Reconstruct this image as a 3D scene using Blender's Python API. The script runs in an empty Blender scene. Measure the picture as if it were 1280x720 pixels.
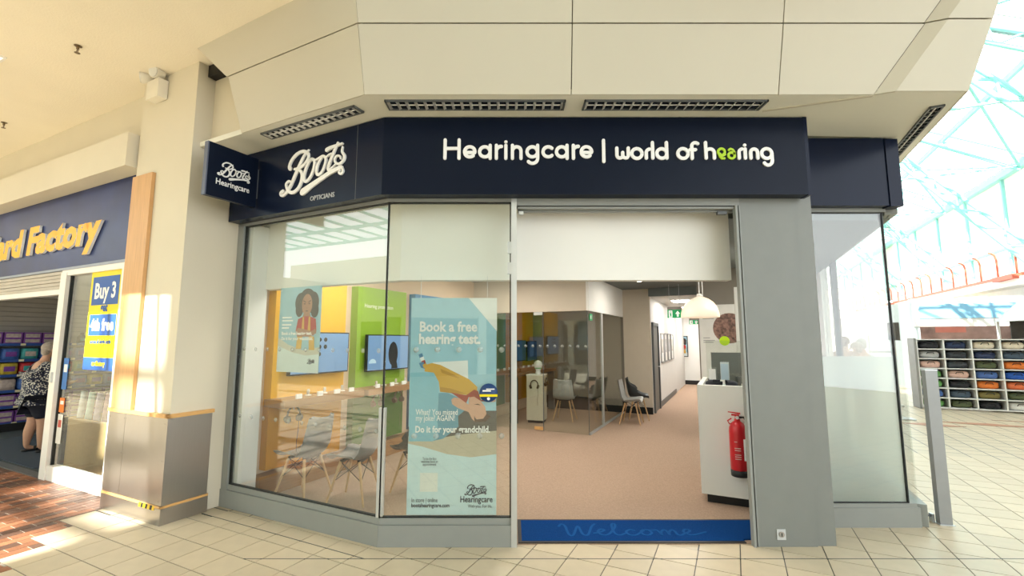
import bpy, bmesh, math, random
from mathutils import Vector, Matrix, Euler

random.seed(7)
SC = bpy.context.scene
COL = SC.collection
R = math.radians

# ------------------------------------------------------------------ camera
cam = bpy.data.cameras.new('camera')
cam.sensor_width = 36.0
cam.lens = 15.905
cam.clip_end = 300
camo = bpy.data.objects.new('camera', cam)
camo.location = (0, 0, 1.65)
camo.rotation_euler = (R(96.43), 0, 0)
COL.objects.link(camo)
SC.camera = camo

# ------------------------------------------------------------------ world, sun, exposure
wd = bpy.data.worlds.new('sky')
SC.world = wd
wd.use_nodes = True
wn = wd.node_tree
wn.nodes['Background'].inputs[0].default_value = (0.93, 0.97, 1.0, 1)
wn.nodes['Background'].inputs[1].default_value = 6.8
GA = R(-26.0)                      # the building grid is turned 26 degrees to the splayed shop front
AX = Vector((math.sin(R(26)), math.cos(R(26)), 0))     # into the shop
BX = Vector((-math.cos(R(26)), math.sin(R(26)), 0))    # along the side window
O0 = Vector((-1.072, 3.817, 0))    # corner of the shop front
sun = bpy.data.lights.new('sun', 'SUN')
sun.energy = 32.0
sun.angle = R(0.5)
sun.color = (1.0, 0.95, 0.86)
suno = bpy.data.objects.new('sun', sun)
_S = (-AX * math.cos(R(5)) + BX * math.sin(R(5))) * math.cos(R(40)) + Vector((0, 0, math.sin(R(40))))
suno.rotation_euler = _S.to_track_quat('Z', 'Y').to_euler()
suno.location = (-6, -12, 9)
COL.objects.link(suno)
SC.view_settings.view_transform = 'Standard'
SC.view_settings.look = 'None'
SC.view_settings.gamma = 1
SC.view_settings.use_curve_mapping = False
SC.view_settings.exposure = -0.8
SC.cycles.max_bounces = 10
SC.cycles.transparent_max_bounces = 24
SC.cycles.diffuse_bounces = 4
SC.cycles.caustics_reflective = False
SC.cycles.caustics_refractive = False
SC.cycles.sample_clamp_indirect = 6


def GP(u, t, z=0.0):
    p = O0 - BX * u + AX * t
    return (p.x, p.y, z)


# ------------------------------------------------------------------ materials
MATS = {}


def srgb(r, g, b):
    def f(c):
        c /= 255.0
        return c / 12.92 if c <= 0.04045 else ((c + 0.055) / 1.055) ** 2.4
    return (f(r), f(g), f(b))


def mat(name, c, rough=0.6, metal=0.0, spec=0.4, noise=0.06, nscale=6.0, bump=0.0, bscale=200.0, rand=0.0,
        emit=0.0, ecol=None, trans=0.0, coat=0.0, stretch=None):
    if name in MATS:
        return MATS[name]
    m = bpy.data.materials.new(name)
    m.use_nodes = True
    nt = m.node_tree
    b = nt.nodes['Principled BSDF']
    L = nt.links.new
    b.inputs['Roughness'].default_value = rough
    b.inputs['Metallic'].default_value = metal
    b.inputs['Specular IOR Level'].default_value = spec
    b.inputs['Transmission Weight'].default_value = trans
    b.inputs['Coat Weight'].default_value = coat
    tc = nt.nodes.new('ShaderNodeTexCoord')
    vec = tc.outputs['Object']
    if stretch:
        mp = nt.nodes.new('ShaderNodeMapping')
        mp.inputs['Scale'].default_value = stretch
        L(vec, mp.inputs['Vector'])
        vec = mp.outputs['Vector']
    nz = nt.nodes.new('ShaderNodeTexNoise')
    nz.inputs['Scale'].default_value = nscale
    nz.inputs['Detail'].default_value = 5
    L(vec, nz.inputs['Vector'])
    mr = nt.nodes.new('ShaderNodeMapRange')
    mr.inputs['To Min'].default_value = 1 - noise
    mr.inputs['To Max'].default_value = 1 + noise
    mr.inputs['From Min'].default_value = 0.25
    mr.inputs['From Max'].default_value = 0.75
    L(nz.outputs['Fac'], mr.inputs['Value'])
    val = mr.outputs['Result']
    if rand > 0:
        oi = nt.nodes.new('ShaderNodeObjectInfo')
        m2 = nt.nodes.new('ShaderNodeMapRange')
        m2.inputs['To Min'].default_value = 1 - rand
        m2.inputs['To Max'].default_value = 1 + rand
        L(oi.outputs['Random'], m2.inputs['Value'])
        mu = nt.nodes.new('ShaderNodeMath')
        mu.operation = 'MULTIPLY'
        L(val, mu.inputs[0])
        L(m2.outputs['Result'], mu.inputs[1])
        val = mu.outputs[0]
    hs = nt.nodes.new('ShaderNodeHueSaturation')
    hs.inputs['Color'].default_value = (*c, 1)
    L(val, hs.inputs['Value'])
    L(hs.outputs['Color'], b.inputs['Base Color'])
    if bump > 0:
        n2 = nt.nodes.new('ShaderNodeTexNoise')
        n2.inputs['Scale'].default_value = bscale
        n2.inputs['Detail'].default_value = 3
        L(vec, n2.inputs['Vector'])
        bp = nt.nodes.new('ShaderNodeBump')
        bp.inputs['Strength'].default_value = bump
        bp.inputs['Distance'].default_value = 0.01
        L(n2.outputs['Fac'], bp.inputs['Height'])
        L(bp.outputs['Normal'], b.inputs['Normal'])
    if emit > 0:
        b.inputs['Emission Color'].default_value = (*(ecol or c), 1)
        b.inputs['Emission Strength'].default_value = emit
    MATS[name] = m
    return m


def glass_mat(name, tint=(0.98, 0.995, 0.985), base=0.03, gain=0.75, power=4.0):
    m = bpy.data.materials.new(name)
    m.use_nodes = True
    nt = m.node_tree
    for n in list(nt.nodes):
        nt.nodes.remove(n)
    L = nt.links.new
    out = nt.nodes.new('ShaderNodeOutputMaterial')
    mix = nt.nodes.new('ShaderNodeMixShader')
    tr = nt.nodes.new('ShaderNodeBsdfTransparent')
    tr.inputs[0].default_value = (*tint, 1)
    gl = nt.nodes.new('ShaderNodeBsdfGlossy')
    gl.inputs['Roughness'].default_value = 0.0
    gl.inputs[0].default_value = (1, 1, 1, 1)
    lw = nt.nodes.new('ShaderNodeLayerWeight')
    pw = nt.nodes.new('ShaderNodeMath'); pw.operation = 'POWER'; pw.inputs[1].default_value = power
    ml = nt.nodes.new('ShaderNodeMath'); ml.operation = 'MULTIPLY_ADD'
    ml.inputs[1].default_value = gain
    ml.inputs[2].default_value = base
    L(lw.outputs['Facing'], pw.inputs[0])
    L(pw.outputs[0], ml.inputs[0])
    L(ml.outputs[0], mix.inputs[0])
    L(tr.outputs[0], mix.inputs[1])
    L(gl.outputs[0], mix.inputs[2])
    L(mix.outputs[0], out.inputs[0])
    MATS[name] = m
    return m


def frost_mat(name):
    m = bpy.data.materials.new(name)
    m.use_nodes = True
    nt = m.node_tree
    for n in list(nt.nodes):
        nt.nodes.remove(n)
    L = nt.links.new
    out = nt.nodes.new('ShaderNodeOutputMaterial')
    a1 = nt.nodes.new('ShaderNodeMixShader'); a1.inputs[0].default_value = 0.45
    a2 = nt.nodes.new('ShaderNodeMixShader'); a2.inputs[0].default_value = 0.5
    tl = nt.nodes.new('ShaderNodeBsdfTranslucent'); tl.inputs[0].default_value = (0.93, 0.98, 0.95, 1)
    df = nt.nodes.new('ShaderNodeBsdfDiffuse'); df.inputs[0].default_value = (0.80, 0.88, 0.84, 1)
    rf = nt.nodes.new('ShaderNodeBsdfRefraction'); rf.inputs['IOR'].default_value = 1.02
    rf.inputs['Roughness'].default_value = 0.55
    rf.inputs[0].default_value = (0.96, 0.99, 0.97, 1)
    L(tl.outputs[0], a1.inputs[1]); L(df.outputs[0], a1.inputs[2])
    L(a1.outputs[0], a2.inputs[1]); L(rf.outputs[0], a2.inputs[2])
    L(a2.outputs[0], out.inputs[0])
    MATS[name] = m
    return m


def tile_mat(name, c, grout, w, h, ou, ot, rough=0.35):
    m = bpy.data.materials.new(name)
    m.use_nodes = True
    nt = m.node_tree
    b = nt.nodes['Principled BSDF']
    L = nt.links.new
    tc = nt.nodes.new('ShaderNodeTexCoord')
    mp = nt.nodes.new('ShaderNodeMapping')
    mp.inputs['Location'].default_value = (ou, ot, 0)
    bt = nt.nodes.new('ShaderNodeTexBrick')
    bt.offset = 0.0
    bt.inputs['Color1'].default_value = (*c, 1)
    bt.inputs['Color2'].default_value = (c[0] * .9, c[1] * .9, c[2] * .9, 1)
    bt.inputs['Mortar'].default_value = (*grout, 1)
    bt.inputs['Scale'].default_value = 1.0
    bt.inputs['Mortar Size'].default_value = 0.008
    bt.inputs['Mortar Smooth'].default_value = 0.1
    bt.inputs['Brick Width'].default_value = w
    bt.inputs['Row Height'].default_value = h
    L(tc.outputs['Object'], mp.inputs['Vector'])
    L(mp.outputs['Vector'], bt.inputs['Vector'])
    L(bt.outputs['Color'], b.inputs['Base Color'])
    b.inputs['Roughness'].default_value = rough
    MATS[name] = m
    return m


CREAM = mat('cream_plaster', (0.68, 0.625, 0.495), 0.75, noise=0.03, nscale=1.5, bump=0.05, bscale=90)
CEIL = mat('cream_ceiling', (0.88, 0.81, 0.66), 0.9, noise=0.04, nscale=1.2, bump=0.22, bscale=60)
PANEL = mat('fascia_cream', (0.565, 0.53, 0.43), 0.55, noise=0.025, nscale=1.0)
SOFF = mat('soffit_cream', (0.76, 0.75, 0.66), 0.6, noise=0.02, nscale=1.0)
PIERG = mat('pier_grey', (0.205, 0.218, 0.205), 0.42, noise=0.03)
GREY = mat('grey_powder_coat', (0.27, 0.285, 0.27), 0.42, noise=0.03)
DGREY = mat('dark_grey_metal', (0.10, 0.11, 0.115), 0.4, noise=0.04)
RUBBER = mat('black_gasket', (0.012, 0.014, 0.014), 0.5)
SILVER = mat('brushed_aluminium', (0.62, 0.65, 0.66), 0.35, metal=0.6, noise=0.04)
STEEL = mat('brushed_steel', (0.40, 0.37, 0.33), 0.30, metal=0.9, noise=0.035, nscale=60, stretch=(9, 9, 0.12))
OAK = mat('oak_veneer', (0.62, 0.36, 0.16), 0.45, noise=0.12, nscale=7, stretch=(9, 9, 0.5))
OAKB = mat('oak_batten', (0.66, 0.38, 0.14), 0.4, noise=0.1, nscale=12, stretch=(1, 1, 6))
NAVY = mat('navy_sign_panel', (0.006, 0.011, 0.030), 0.25, spec=0.15, noise=0.04, nscale=3)
NAVYF = mat('navy_sign_front', (0.005, 0.009, 0.022), 0.3, spec=0.12, noise=0.04, nscale=3)
WHITE = mat('white_letter', (0.88, 0.88, 0.86), 0.35, noise=0.01)
LIME = mat('lime_letter', (0.42, 0.64, 0.01), 0.4, noise=0.01)
WPAINT = mat('white_paint', (0.85, 0.845, 0.81), 0.6, noise=0.02, nscale=2)
WSAT = mat('white_satin_metal', (0.84, 0.82, 0.77), 0.35, noise=0.02)
PEACH = mat('peach_wall', (0.74, 0.56, 0.40), 0.8, noise=0.02)
BEIGEW = mat('warm_beige_wall', (0.60, 0.53, 0.43), 0.8, noise=0.02)
TAUPE = mat('taupe_wall', (0.20, 0.18, 0.15), 0.8, noise=0.03)
CEILG = mat('slate_ceiling', (0.16, 0.18, 0.18), 0.85, noise=0.02)
BLACK = mat('black_plinth', (0.012, 0.012, 0.013), 0.45)
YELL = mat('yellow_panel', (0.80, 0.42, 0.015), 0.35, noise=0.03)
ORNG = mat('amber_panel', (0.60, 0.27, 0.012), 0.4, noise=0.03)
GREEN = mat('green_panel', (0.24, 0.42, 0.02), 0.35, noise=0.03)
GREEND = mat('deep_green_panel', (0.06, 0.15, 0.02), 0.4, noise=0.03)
WALNUT = mat('walnut_wood', (0.30, 0.15, 0.06), 0.4, noise=0.22, nscale=9, stretch=(9, 0.6, 9))
BEECH = mat('beech_wood', (0.62, 0.40, 0.20), 0.5, noise=0.1, nscale=14)
CARPET = mat('fawn_carpet', (0.44, 0.315, 0.235), 0.95, spec=0.1, noise=0.16, nscale=60, bump=0.6, bscale=350)
BLUEMAT = mat('blue_mat', (0.006, 0.05, 0.20), 0.95, spec=0.05, noise=0.12, nscale=80, bump=0.6, bscale=300)
BLUELET = mat('faded_blue_print', (0.012, 0.085, 0.27), 0.95, spec=0.05, noise=0.1, nscale=60)
RED = mat('extinguisher_red', (0.55, 0.012, 0.02), 0.28, spec=0.5, noise=0.02)
GRSHELL = mat('grey_plastic_shell', (0.36, 0.36, 0.345), 0.45)
CHSHELL = mat('charcoal_plastic_shell', (0.05, 0.055, 0.06), 0.45)
SCREEN = mat('screen_black', (0.008, 0.009, 0.012), 0.2)
SCRBLUE = mat('screen_blue', (0.10, 0.20, 0.36), 0.3, emit=0.6, ecol=(0.26, 0.42, 0.66))
SCRDIM = mat('screen_dim_blue', (0.02, 0.06, 0.14), 0.3, emit=0.12, ecol=(0.03, 0.12, 0.26))
TURQ = mat('turquoise_steel', (0.30, 0.66, 0.62), 0.5, noise=0.02)
RAILRED = mat('red_rail_paint', (0.55, 0.12, 0.07), 0.5)
GLASS = glass_mat('clear_glass', tint=(0.965, 0.985, 0.97), base=0.065, gain=0.55)
GLASSI = glass_mat('inner_glass', tint=(0.93, 0.95, 0.93), base=0.05, gain=0.7)
GLASSR = glass_mat('roof_glass', tint=(0.97, 0.985, 0.98), base=0.02, gain=0.3)
FROST = frost_mat('frosted_film')
TILE = mat('floor_tile', (0.585, 0.49, 0.345), 0.36, spec=0.45, noise=0.05, nscale=9, rand=0.05)
GROUT = mat('grout', (0.10, 0.09, 0.075), 0.8)
FARTILE = tile_mat('far_tiling', (0.585, 0.49, 0.345), (0.05, 0.045, 0.035), 0.2955, 0.2755, 0.356, 0.040)
BRICKS = [mat('paver_red', (0.27, 0.115, 0.06), 0.42, noise=0.18, nscale=14, rand=0.25),
          mat('paver_brown', (0.12, 0.065, 0.045), 0.42, noise=0.2, nscale=14, rand=0.3)]
MORTAR = mat('pale_mortar', (0.38, 0.33, 0.27), 0.8)
LOUVRE = mat('louvre_aluminium', (0.85, 0.84, 0.78), 0.3, metal=0.6, noise=0.02)


# ------------------------------------------------------------------ mesh builder
class MB:
    def __init__(self):
        self.v = []; self.f = []; self.m = []; self.s = []; self.k = 0

    def add(self, verts, faces, mi=0, smooth=False):
        n = len(self.v)
        self.v.extend([tuple(p) for p in verts])
        for f in faces:
            self.f.append(tuple(i + n for i in f)); self.m.append(mi); self.s.append(smooth)
        return self

    def box(self, x0, x1, y0, y1, z0, z1, mi=0):
        return self.add([(x0, y0, z0), (x1, y0, z0), (x1, y1, z0), (x0, y1, z0), (x0, y0, z1), (x1, y0, z1), (x1, y1, z1), (x0, y1, z1)],
                        [(0, 3, 2, 1), (4, 5, 6, 7), (0, 1, 5, 4), (1, 2, 6, 5), (2, 3, 7, 6), (3, 0, 4, 7)], mi)

    def bar(self, p, q, w, h, mi=0, up=(0, 0, 1)):
        p = Vector(p); q = Vector(q); d = (q - p).normalized()
        upv = Vector(up)
        if abs(d.dot(upv)) > 0.98:
            upv = Vector((1, 0, 0))
        sx = d.cross(upv).normalized(); sy = sx.cross(d).normalized()
        a = []
        for c in (p, q):
            for i, j in ((-1, -1), (1, -1), (1, 1), (-1, 1)):
                a.append(c + sx * (i * w / 2) + sy * (j * h / 2))
        return self.add(a, [(3, 2, 1, 0), (4, 5, 6, 7), (0, 1, 5, 4), (1, 2, 6, 5), (2, 3, 7, 6), (3, 0, 4, 7)], mi)

    def cyl(self, p, q, r0, r1=None, n=12, mi=0, cap=True):
        r1 = r0 if r1 is None else r1
        p = Vector(p); q = Vector(q); d = (q - p).normalized()
        upv = Vector((0, 0, 1)) if abs(d.z) < 0.95 else Vector((1, 0, 0))
        sx = d.cross(upv).normalized(); sy = sx.cross(d).normalized()
        vs = []
        for c, r in ((p, r0), (q, r1)):
            for k in range(n):
                a = 2 * math.pi * k / n
                vs.append(c + sx * (r * math.cos(a)) + sy * (r * math.sin(a)))
        self.add(vs, [(k, (k + 1) % n, n + (k + 1) % n, n + k) for k in range(n)], mi, True)
        if cap:
            self.add(vs[:n], [tuple(range(n - 1, -1, -1))], mi)
            self.add(vs[n:], [tuple(range(n))], mi)
        return self

    def tube(self, pts, r, n=8, mi=0):
        pts = [Vector(p) for p in pts]
        rs = r if isinstance(r, (list, tuple)) else [r] * len(pts)
        vs = []; prev = None
        for i, p in enumerate(pts):
            d = (pts[min(i + 1, len(pts) - 1)] - pts[max(i - 1, 0)]).normalized()
            if prev is None:
                upv = Vector((0, 0, 1)) if abs(d.z) < 0.9 else Vector((1, 0, 0))
                sx = d.cross(upv).normalized()
            else:
                sx = (prev - d * prev.dot(d)).normalized()
            prev = sx; sy = d.cross(sx)
            for k in range(n):
                a = 2 * math.pi * k / n
                vs.append(p + sx * (rs[i] * math.cos(a)) + sy * (rs[i] * math.sin(a)))
        fs = []
        for i in range(len(pts) - 1):
            for k in range(n):
                fs.append((i * n + k, i * n + (k + 1) % n, (i + 1) * n + (k + 1) % n, (i + 1) * n + k))
        fs.append(tuple(range(n - 1, -1, -1))); fs.append(tuple((len(pts) - 1) * n + k for k in range(n)))
        return self.add(vs, fs, mi, True)

    def lathe(self, prof, n=24, c=(0, 0, 0), mi=0, axis='z'):
        vs = []
        for r, z in prof:
            for k in range(n):
                a = 2 * math.pi * k / n
                x, y = r * math.cos(a), r * math.sin(a)
                vs.append((c[0] + x, c[1] + y, c[2] + z) if axis == 'z' else (c[0] + x, c[1] + z, c[2] + y))
        fs = []
        for i in range(len(prof) - 1):
            for k in range(n):
                fs.append((i * n + k, i * n + (k + 1) % n, (i + 1) * n + (k + 1) % n, (i + 1) * n + k))
        return self.add(vs, fs, mi, True)

    def ball(self, c, rx, ry=None, rz=None, n=12, mi=0):
        ry = rx if ry is None else ry; rz = rx if rz is None else rz
        m = max(5, n // 2)
        vs = [(c[0], c[1], c[2] - rz)]
        for i in range(1, m):
            ph = math.pi * i / m - math.pi / 2
            for k in range(n):
                a = 2 * math.pi * k / n
                vs.append((c[0] + rx * math.cos(ph) * math.cos(a), c[1] + ry * math.cos(ph) * math.sin(a), c[2] + rz * math.sin(ph)))
        vs.append((c[0], c[1], c[2] + rz))
        fs = [(0, 1 + (k + 1) % n, 1 + k) for k in range(n)]
        for i in range(m - 2):
            for k in range(n):
                fs.append((1 + i * n + k, 1 + i * n + (k + 1) % n, 1 + (i + 1) * n + (k + 1) % n, 1 + (i + 1) * n + k))
        last = len(vs) - 1; b0 = 1 + (m - 2) * n
        fs += [(b0 + k, b0 + (k + 1) % n, last) for k in range(n)]
        return self.add(vs, fs, mi, True)

    def rbox(self, x0, x1, y0, y1, z0, z1, e=0.35, n=10, mi=0):
        """soft, cushion-like block (super-ellipsoid)"""
        c = ((x0 + x1) / 2, (y0 + y1) / 2, (z0 + z1) / 2)
        h = ((x1 - x0) / 2, (y1 - y0) / 2, (z1 - z0) / 2)
        def p(v, q): return math.copysign(abs(v) ** q, v)
        vs = []; fs = []; m = 6; nn = n * 2
        for i in range(m + 1):
            ph = math.pi * i / m - math.pi / 2
            for k in range(nn):
                a = 2 * math.pi * k / nn
                vs.append((c[0] + h[0] * p(math.cos(ph), e) * p(math.cos(a), e), c[1] + h[1] * p(math.cos(ph), e) * p(math.sin(a), e), c[2] + h[2] * p(math.sin(ph), e)))
        for i in range(m):
            for k in range(nn):
                fs.append((i * nn + k, i * nn + (k + 1) % nn, (i + 1) * nn + (k + 1) % nn, (i + 1) * nn + k))
        return self.add(vs, fs, mi, True)

    def prism(self, poly, z0, z1, mi=0):
        n = len(poly)
        vs = [(x, y, z0) for x, y in poly] + [(x, y, z1) for x, y in poly]
        return self.add(vs, [tuple(range(n - 1, -1, -1)), tuple(range(n, 2 * n))] + [(k, (k + 1) % n, n + (k + 1) % n, n + k) for k in range(n)], mi)

    def plate(self, quad, th, mi=0):
        """solid plate: polygon plus thickness along the back of its normal"""
        q = [Vector(p) for p in quad]
        nrm = (q[1] - q[0]).cross(q[2] - q[0]).normalized()
        n = len(q)
        vs = q + [p - nrm * th for p in q]
        return self.add(vs, [tuple(range(n)), tuple(range(2 * n - 1, n - 1, -1))] + [(k, n + k, n + (k + 1) % n, (k + 1) % n) for k in range(n)], mi)

    def flat(self, pts, y, mi=0, th=0.0008):
        """flat printed shape in the x-z plane facing -y"""
        n = len(pts)
        self.k += 1
        y -= 0.00007 * self.k
        vs = [(x, y, z) for x, z in pts]
        ar = sum(pts[i][0] * pts[(i + 1) % n][1] - pts[(i + 1) % n][0] * pts[i][1] for i in range(n))
        return self.add(vs, [tuple(range(n)) if ar > 0 else tuple(range(n - 1, -1, -1))], mi)

    def ribbon(self, pts, w, y0, y1, mi=0, caps=True):
        """stroke of width w along pts in the x-z plane, solid from y0 (front) to y1"""
        ws = w if isinstance(w, (list, tuple)) else [w] * len(pts)
        P = [Vector((p[0], p[1])) for p in pts]
        self.k += 1
        y0 -= 0.0003 * self.k
        if (P[0] - P[-1]).length < 1e-6:
            caps = False
        l = []; r = []
        for i, p in enumerate(P):
            d = (P[min(i + 1, len(P) - 1)] - P[max(i - 1, 0)])
            d = d.normalized() if d.length > 1e-9 else Vector((1, 0))
            nn = Vector((-d.y, d.x)) * ws[i] / 2
            l.append(p + nn); r.append(p - nn)
        for i in range(len(P) - 1):
            a, b, c, d = r[i], r[i + 1], l[i + 1], l[i]
            self.add([(q.x, y0, q.y) for q in (a, b, c, d)] + [(q.x, y1, q.y) for q in (a, b, c, d)],
                     [(0, 1, 2, 3), (0, 4, 5, 1), (2, 6, 7, 3)], mi)
        if caps:
            for p, wd in ((P[0], ws[0]), (P[-1], ws[-1])):
                n = 12
                y0 -= 0.0001
                ring = [(p.x + wd / 2 * math.cos(2 * math.pi * k / n), p.y + wd / 2 * math.sin(2 * math.pi * k / n)) for k in range(n)]
                self.add([(x, y0, z) for x, z in ring] + [(x, y1, z) for x, z in ring],
                         [tuple(range(n))] + [(k, n + k, n + (k + 1) % n, (k + 1) % n) for k in range(n)], mi)
        return self

    def mesh(self, name, mats):
        me = bpy.data.meshes.new(name)
        me.from_pydata(self.v, [], self.f)
        for m in (mats if isinstance(mats, (list, tuple)) else [mats]):
            me.materials.append(m)
        me.polygons.foreach_set('material_index', self.m)
        me.polygons.foreach_set('use_smooth', self.s)
        me.update()
        return me


def obj(name, mb, mats, parent=None, loc=None, rz=None, rot=None):
    me = mb.mesh(name, mats) if isinstance(mb, MB) else mb
    o = bpy.data.objects.new(name, me)
    COL.objects.link(o)
    if parent is not None:
        o.parent = parent
    if loc is not None:
        o.location = loc
    if rz is not None:
        o.rotation_euler = (0, 0, rz)
    if rot is not None:
        o.rotation_euler = rot
    return o


def thing(name, label, cat, loc=(0, 0, 0), rz=0.0, group=None):
    o = bpy.data.objects.new(name, None)
    o.empty_display_size = 0.1
    COL.objects.link(o)
    o.location = loc
    o.rotation_euler = (0, 0, rz)
    o['label'] = label
    o['category'] = cat
    if group:
        o['group'] = group
    return o


def tag(o, label, cat, group=None):
    o['label'] = label
    o['category'] = cat
    if group:
        o['group'] = group
    return o


def struct(name, mb=None, mats=None, loc=None, rz=None, label=None, cat='setting'):
    if mb is None:
        o = bpy.data.objects.new(name, None); COL.objects.link(o)
        if loc is not None: o.location = loc
        if rz is not None: o.rotation_euler = (0, 0, rz)
    else:
        o = obj(name, mb, mats, None, loc, rz)
    o['kind'] = 'structure'
    if label:
        o['label'] = label
    o['category'] = cat
    return o


def stuff(o):
    o['kind'] = 'stuff'
    return o


def dup(root, loc=None, rz=None, label=None, group=None):
    r = root.copy(); COL.objects.link(r)
    if loc is not None: r.location = loc
    if rz is not None: r.rotation_euler = (0, 0, rz)
    if label: r['label'] = label
    if group: r['group'] = group
    for ch in list(root.children):
        c = ch.copy(); COL.objects.link(c); c.parent = r
        for g in list(ch.children):
            d = g.copy(); COL.objects.link(d); d.parent = c
    return r


def text(name, body, size, m, parent=None, loc=(0, 0, 0), rz=0.0, ext=0.0, bold=0.0, shear=0.0, align='LEFT', xs=1.0, flatdown=False, spacing=1.0, fit=None):
    cu = bpy.data.curves.new('lettering', 'FONT')
    cu.body = body; cu.size = size; cu.extrude = ext; cu.offset = bold; cu.shear = shear
    cu.align_x = align; cu.resolution_u = 2; cu.space_character = spacing
    t = bpy.data.objects.new('lettering', cu)
    COL.objects.link(t)
    dg = bpy.context.evaluated_depsgraph_get()
    me = bpy.data.meshes.new_from_object(t.evaluated_get(dg))
    bpy.data.objects.remove(t); bpy.data.curves.remove(cu)
    me.name = name
    me.materials.clear()
    for mm in (m if isinstance(m, (list, tuple)) else [m]):
        me.materials.append(mm)
    if isinstance(m, (list, tuple)):
        for p in me.polygons:
            p.material_index = 0 if p.normal.z > 0.7 else 1
    if fit:
        xs_ = [v.co.x for v in me.vertices]
        xs = fit / (max(xs_) - min(xs_))
    if not flatdown:
        me.transform(Matrix.Rotation(math.pi / 2, 4, 'X') @ Matrix.Diagonal((xs, 1, 1, 1)))
    else:
        me.transform(Matrix.Diagonal((xs, 1, 1, 1)))
    return obj(name, me, None, parent, loc, rz)


def catmull(pts, n=5):
    out = []
    P = [Vector(p) for p in pts]
    for i in range(len(P) - 1):
        p0 = P[max(i - 1, 0)]; p1 = P[i]; p2 = P[i + 1]; p3 = P[min(i + 2, len(P) - 1)]
        for k in range(n):
            t = k / n
            out.append(0.5 * ((2 * p1) + (-p0 + p2) * t + (2 * p0 - 5 * p1 + 4 * p2 - p3) * t * t + (-p0 + 3 * p1 - 3 * p2 + p3) * t ** 3))
    out.append(P[-1])
    return [tuple(p) for p in out]


def arc(cx, cy, r, a0, a1, n=14, ry=None):
    ry = r if ry is None else ry
    return [(cx + r * math.cos(R(a0 + (a1 - a0) * k / n)), cy + ry * math.sin(R(a0 + (a1 - a0) * k / n))) for k in range(n + 1)]


# script logo: strokes in a unit frame, x right, z up, traced as brush strokes (x, z, width)
LOGO = [
    ([(0.3579, 0.3979), (0.3037, 0.357), (0.2573, 0.291), (0.1974, 0.1942), (0.148, 0.109), (0.1039, 0.0505), (0.0593, 0.0122), (0.0171, 0.0051), (-0.0026, 0.0304), (0.0299, 0.0445)], [0.0153, 0.0287, 0.0355, 0.0379, 0.0358, 0.0337, 0.0293, 0.0295, 0.0319, 0.0386]),
    ([(0.1138, 0.2569), (0.1013, 0.2807), (0.1274, 0.3356), (0.1958, 0.3853), (0.2854, 0.3976), (0.3461, 0.3686), (0.3591, 0.3274), (0.3199, 0.2753), (0.2507, 0.2429), (0.1743, 0.241)], [0.0407, 0.034, 0.0317, 0.0314, 0.031, 0.0307, 0.0306, 0.0285, 0.0266, 0.0202]),
    ([(0.1743, 0.241), (0.25, 0.217), (0.2844, 0.1688), (0.2769, 0.0982), (0.2377, 0.0398), (0.1777, 0.0136), (0.1218, 0.0255), (0.0811, 0.0707), (0.0711, 0.1115), (0.1053, 0.1325), (0.1472, 0.1184)], [0.0202, 0.0288, 0.0329, 0.0351, 0.0352, 0.0333, 0.0313, 0.0271, 0.0249, 0.0225, 0.0179]),
    ([(0.2507, 0.2429), (0.3128, 0.2673), (0.3692, 0.2924), (0.4112, 0.2996), (0.4429, 0.2738), (0.4393, 0.2179), (0.4085, 0.143), (0.3629, 0.0994), (0.3251, 0.0998), (0.3115, 0.146), (0.3316, 0.218), (0.3726, 0.2789), (0.4164, 0.2968)], [0.0177, 0.0176, 0.0196, 0.026, 0.028, 0.0279, 0.028, 0.0281, 0.0283, 0.0306, 0.0306, 0.0239, 0.0173]),
    ([(0.4353, 0.2751), (0.4935, 0.2902), (0.5512, 0.3015), (0.5866, 0.277), (0.5849, 0.2288), (0.5542, 0.1623), (0.5138, 0.1331), (0.4812, 0.1456), (0.4767, 0.1934), (0.4985, 0.2512), (0.5442, 0.2974)], [0.0172, 0.0192, 0.0254, 0.0273, 0.0273, 0.0273, 0.0275, 0.0276, 0.0299, 0.0277, 0.017]),
    ([(0.5817, 0.2779), (0.6212, 0.2977), (0.6588, 0.3051)], [0.0147, 0.0188, 0.0187]),
    ([(0.7335, 0.3935), (0.6887, 0.3173), (0.6465, 0.2358), (0.6241, 0.1755), (0.642, 0.1547), (0.6889, 0.1786), (0.7215, 0.2013)], [0.0206, 0.029, 0.0312, 0.0312, 0.027, 0.0165, 0.0144]),
    ([(0.5986, 0.3523), (0.6386, 0.3627), (0.7092, 0.3688), (0.7902, 0.3762)], [0.04, 0.0335, 0.029, 0.0184]),
    ([(0.7943, 0.3435), (0.7899, 0.3002), (0.8198, 0.2576), (0.813, 0.2168), (0.7662, 0.1899), (0.7188, 0.2071), (0.7027, 0.2418), (0.7244, 0.2698), (0.7642, 0.2643), (0.7774, 0.2354)], [0.0143, 0.0204, 0.0263, 0.0263, 0.0244, 0.0205, 0.0185, 0.0185, 0.0163, 0.0142]),
    ([(0.3073, -0.0034), (0.3563, 0.0167), (0.4192, 0.0435), (0.5338, 0.0868), (0.6532, 0.128), (0.7615, 0.1521), (0.7912, 0.1558)], [0.0673, 0.0625, 0.0513, 0.0421, 0.0393, 0.0386, 0.0304]),
    ([(0.7912, 0.1558), (0.8061, 0.1358), (0.8098, 0.1107), (0.7879, 0.0934), (0.7615, 0.1117), (0.7767, 0.1285)], [0.0202, 0.0182, 0.0201, 0.0202, 0.0183, 0.0122]),
]


def logo_mb(scale, y0, y1, skew=0.0):
    """script word mark as solid strokes; skew levels the upward slope"""
    mb = MB()
    for pts, ws in LOGO:
        q = catmull([(p[0], p[1], w) for p, w in zip(pts, ws)], 5)
        mb.ribbon([(x * scale, (z - skew * x) * scale) for x, z, w in q], [w * scale for x, z, w in q], y0, y1)
    return mb

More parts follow.
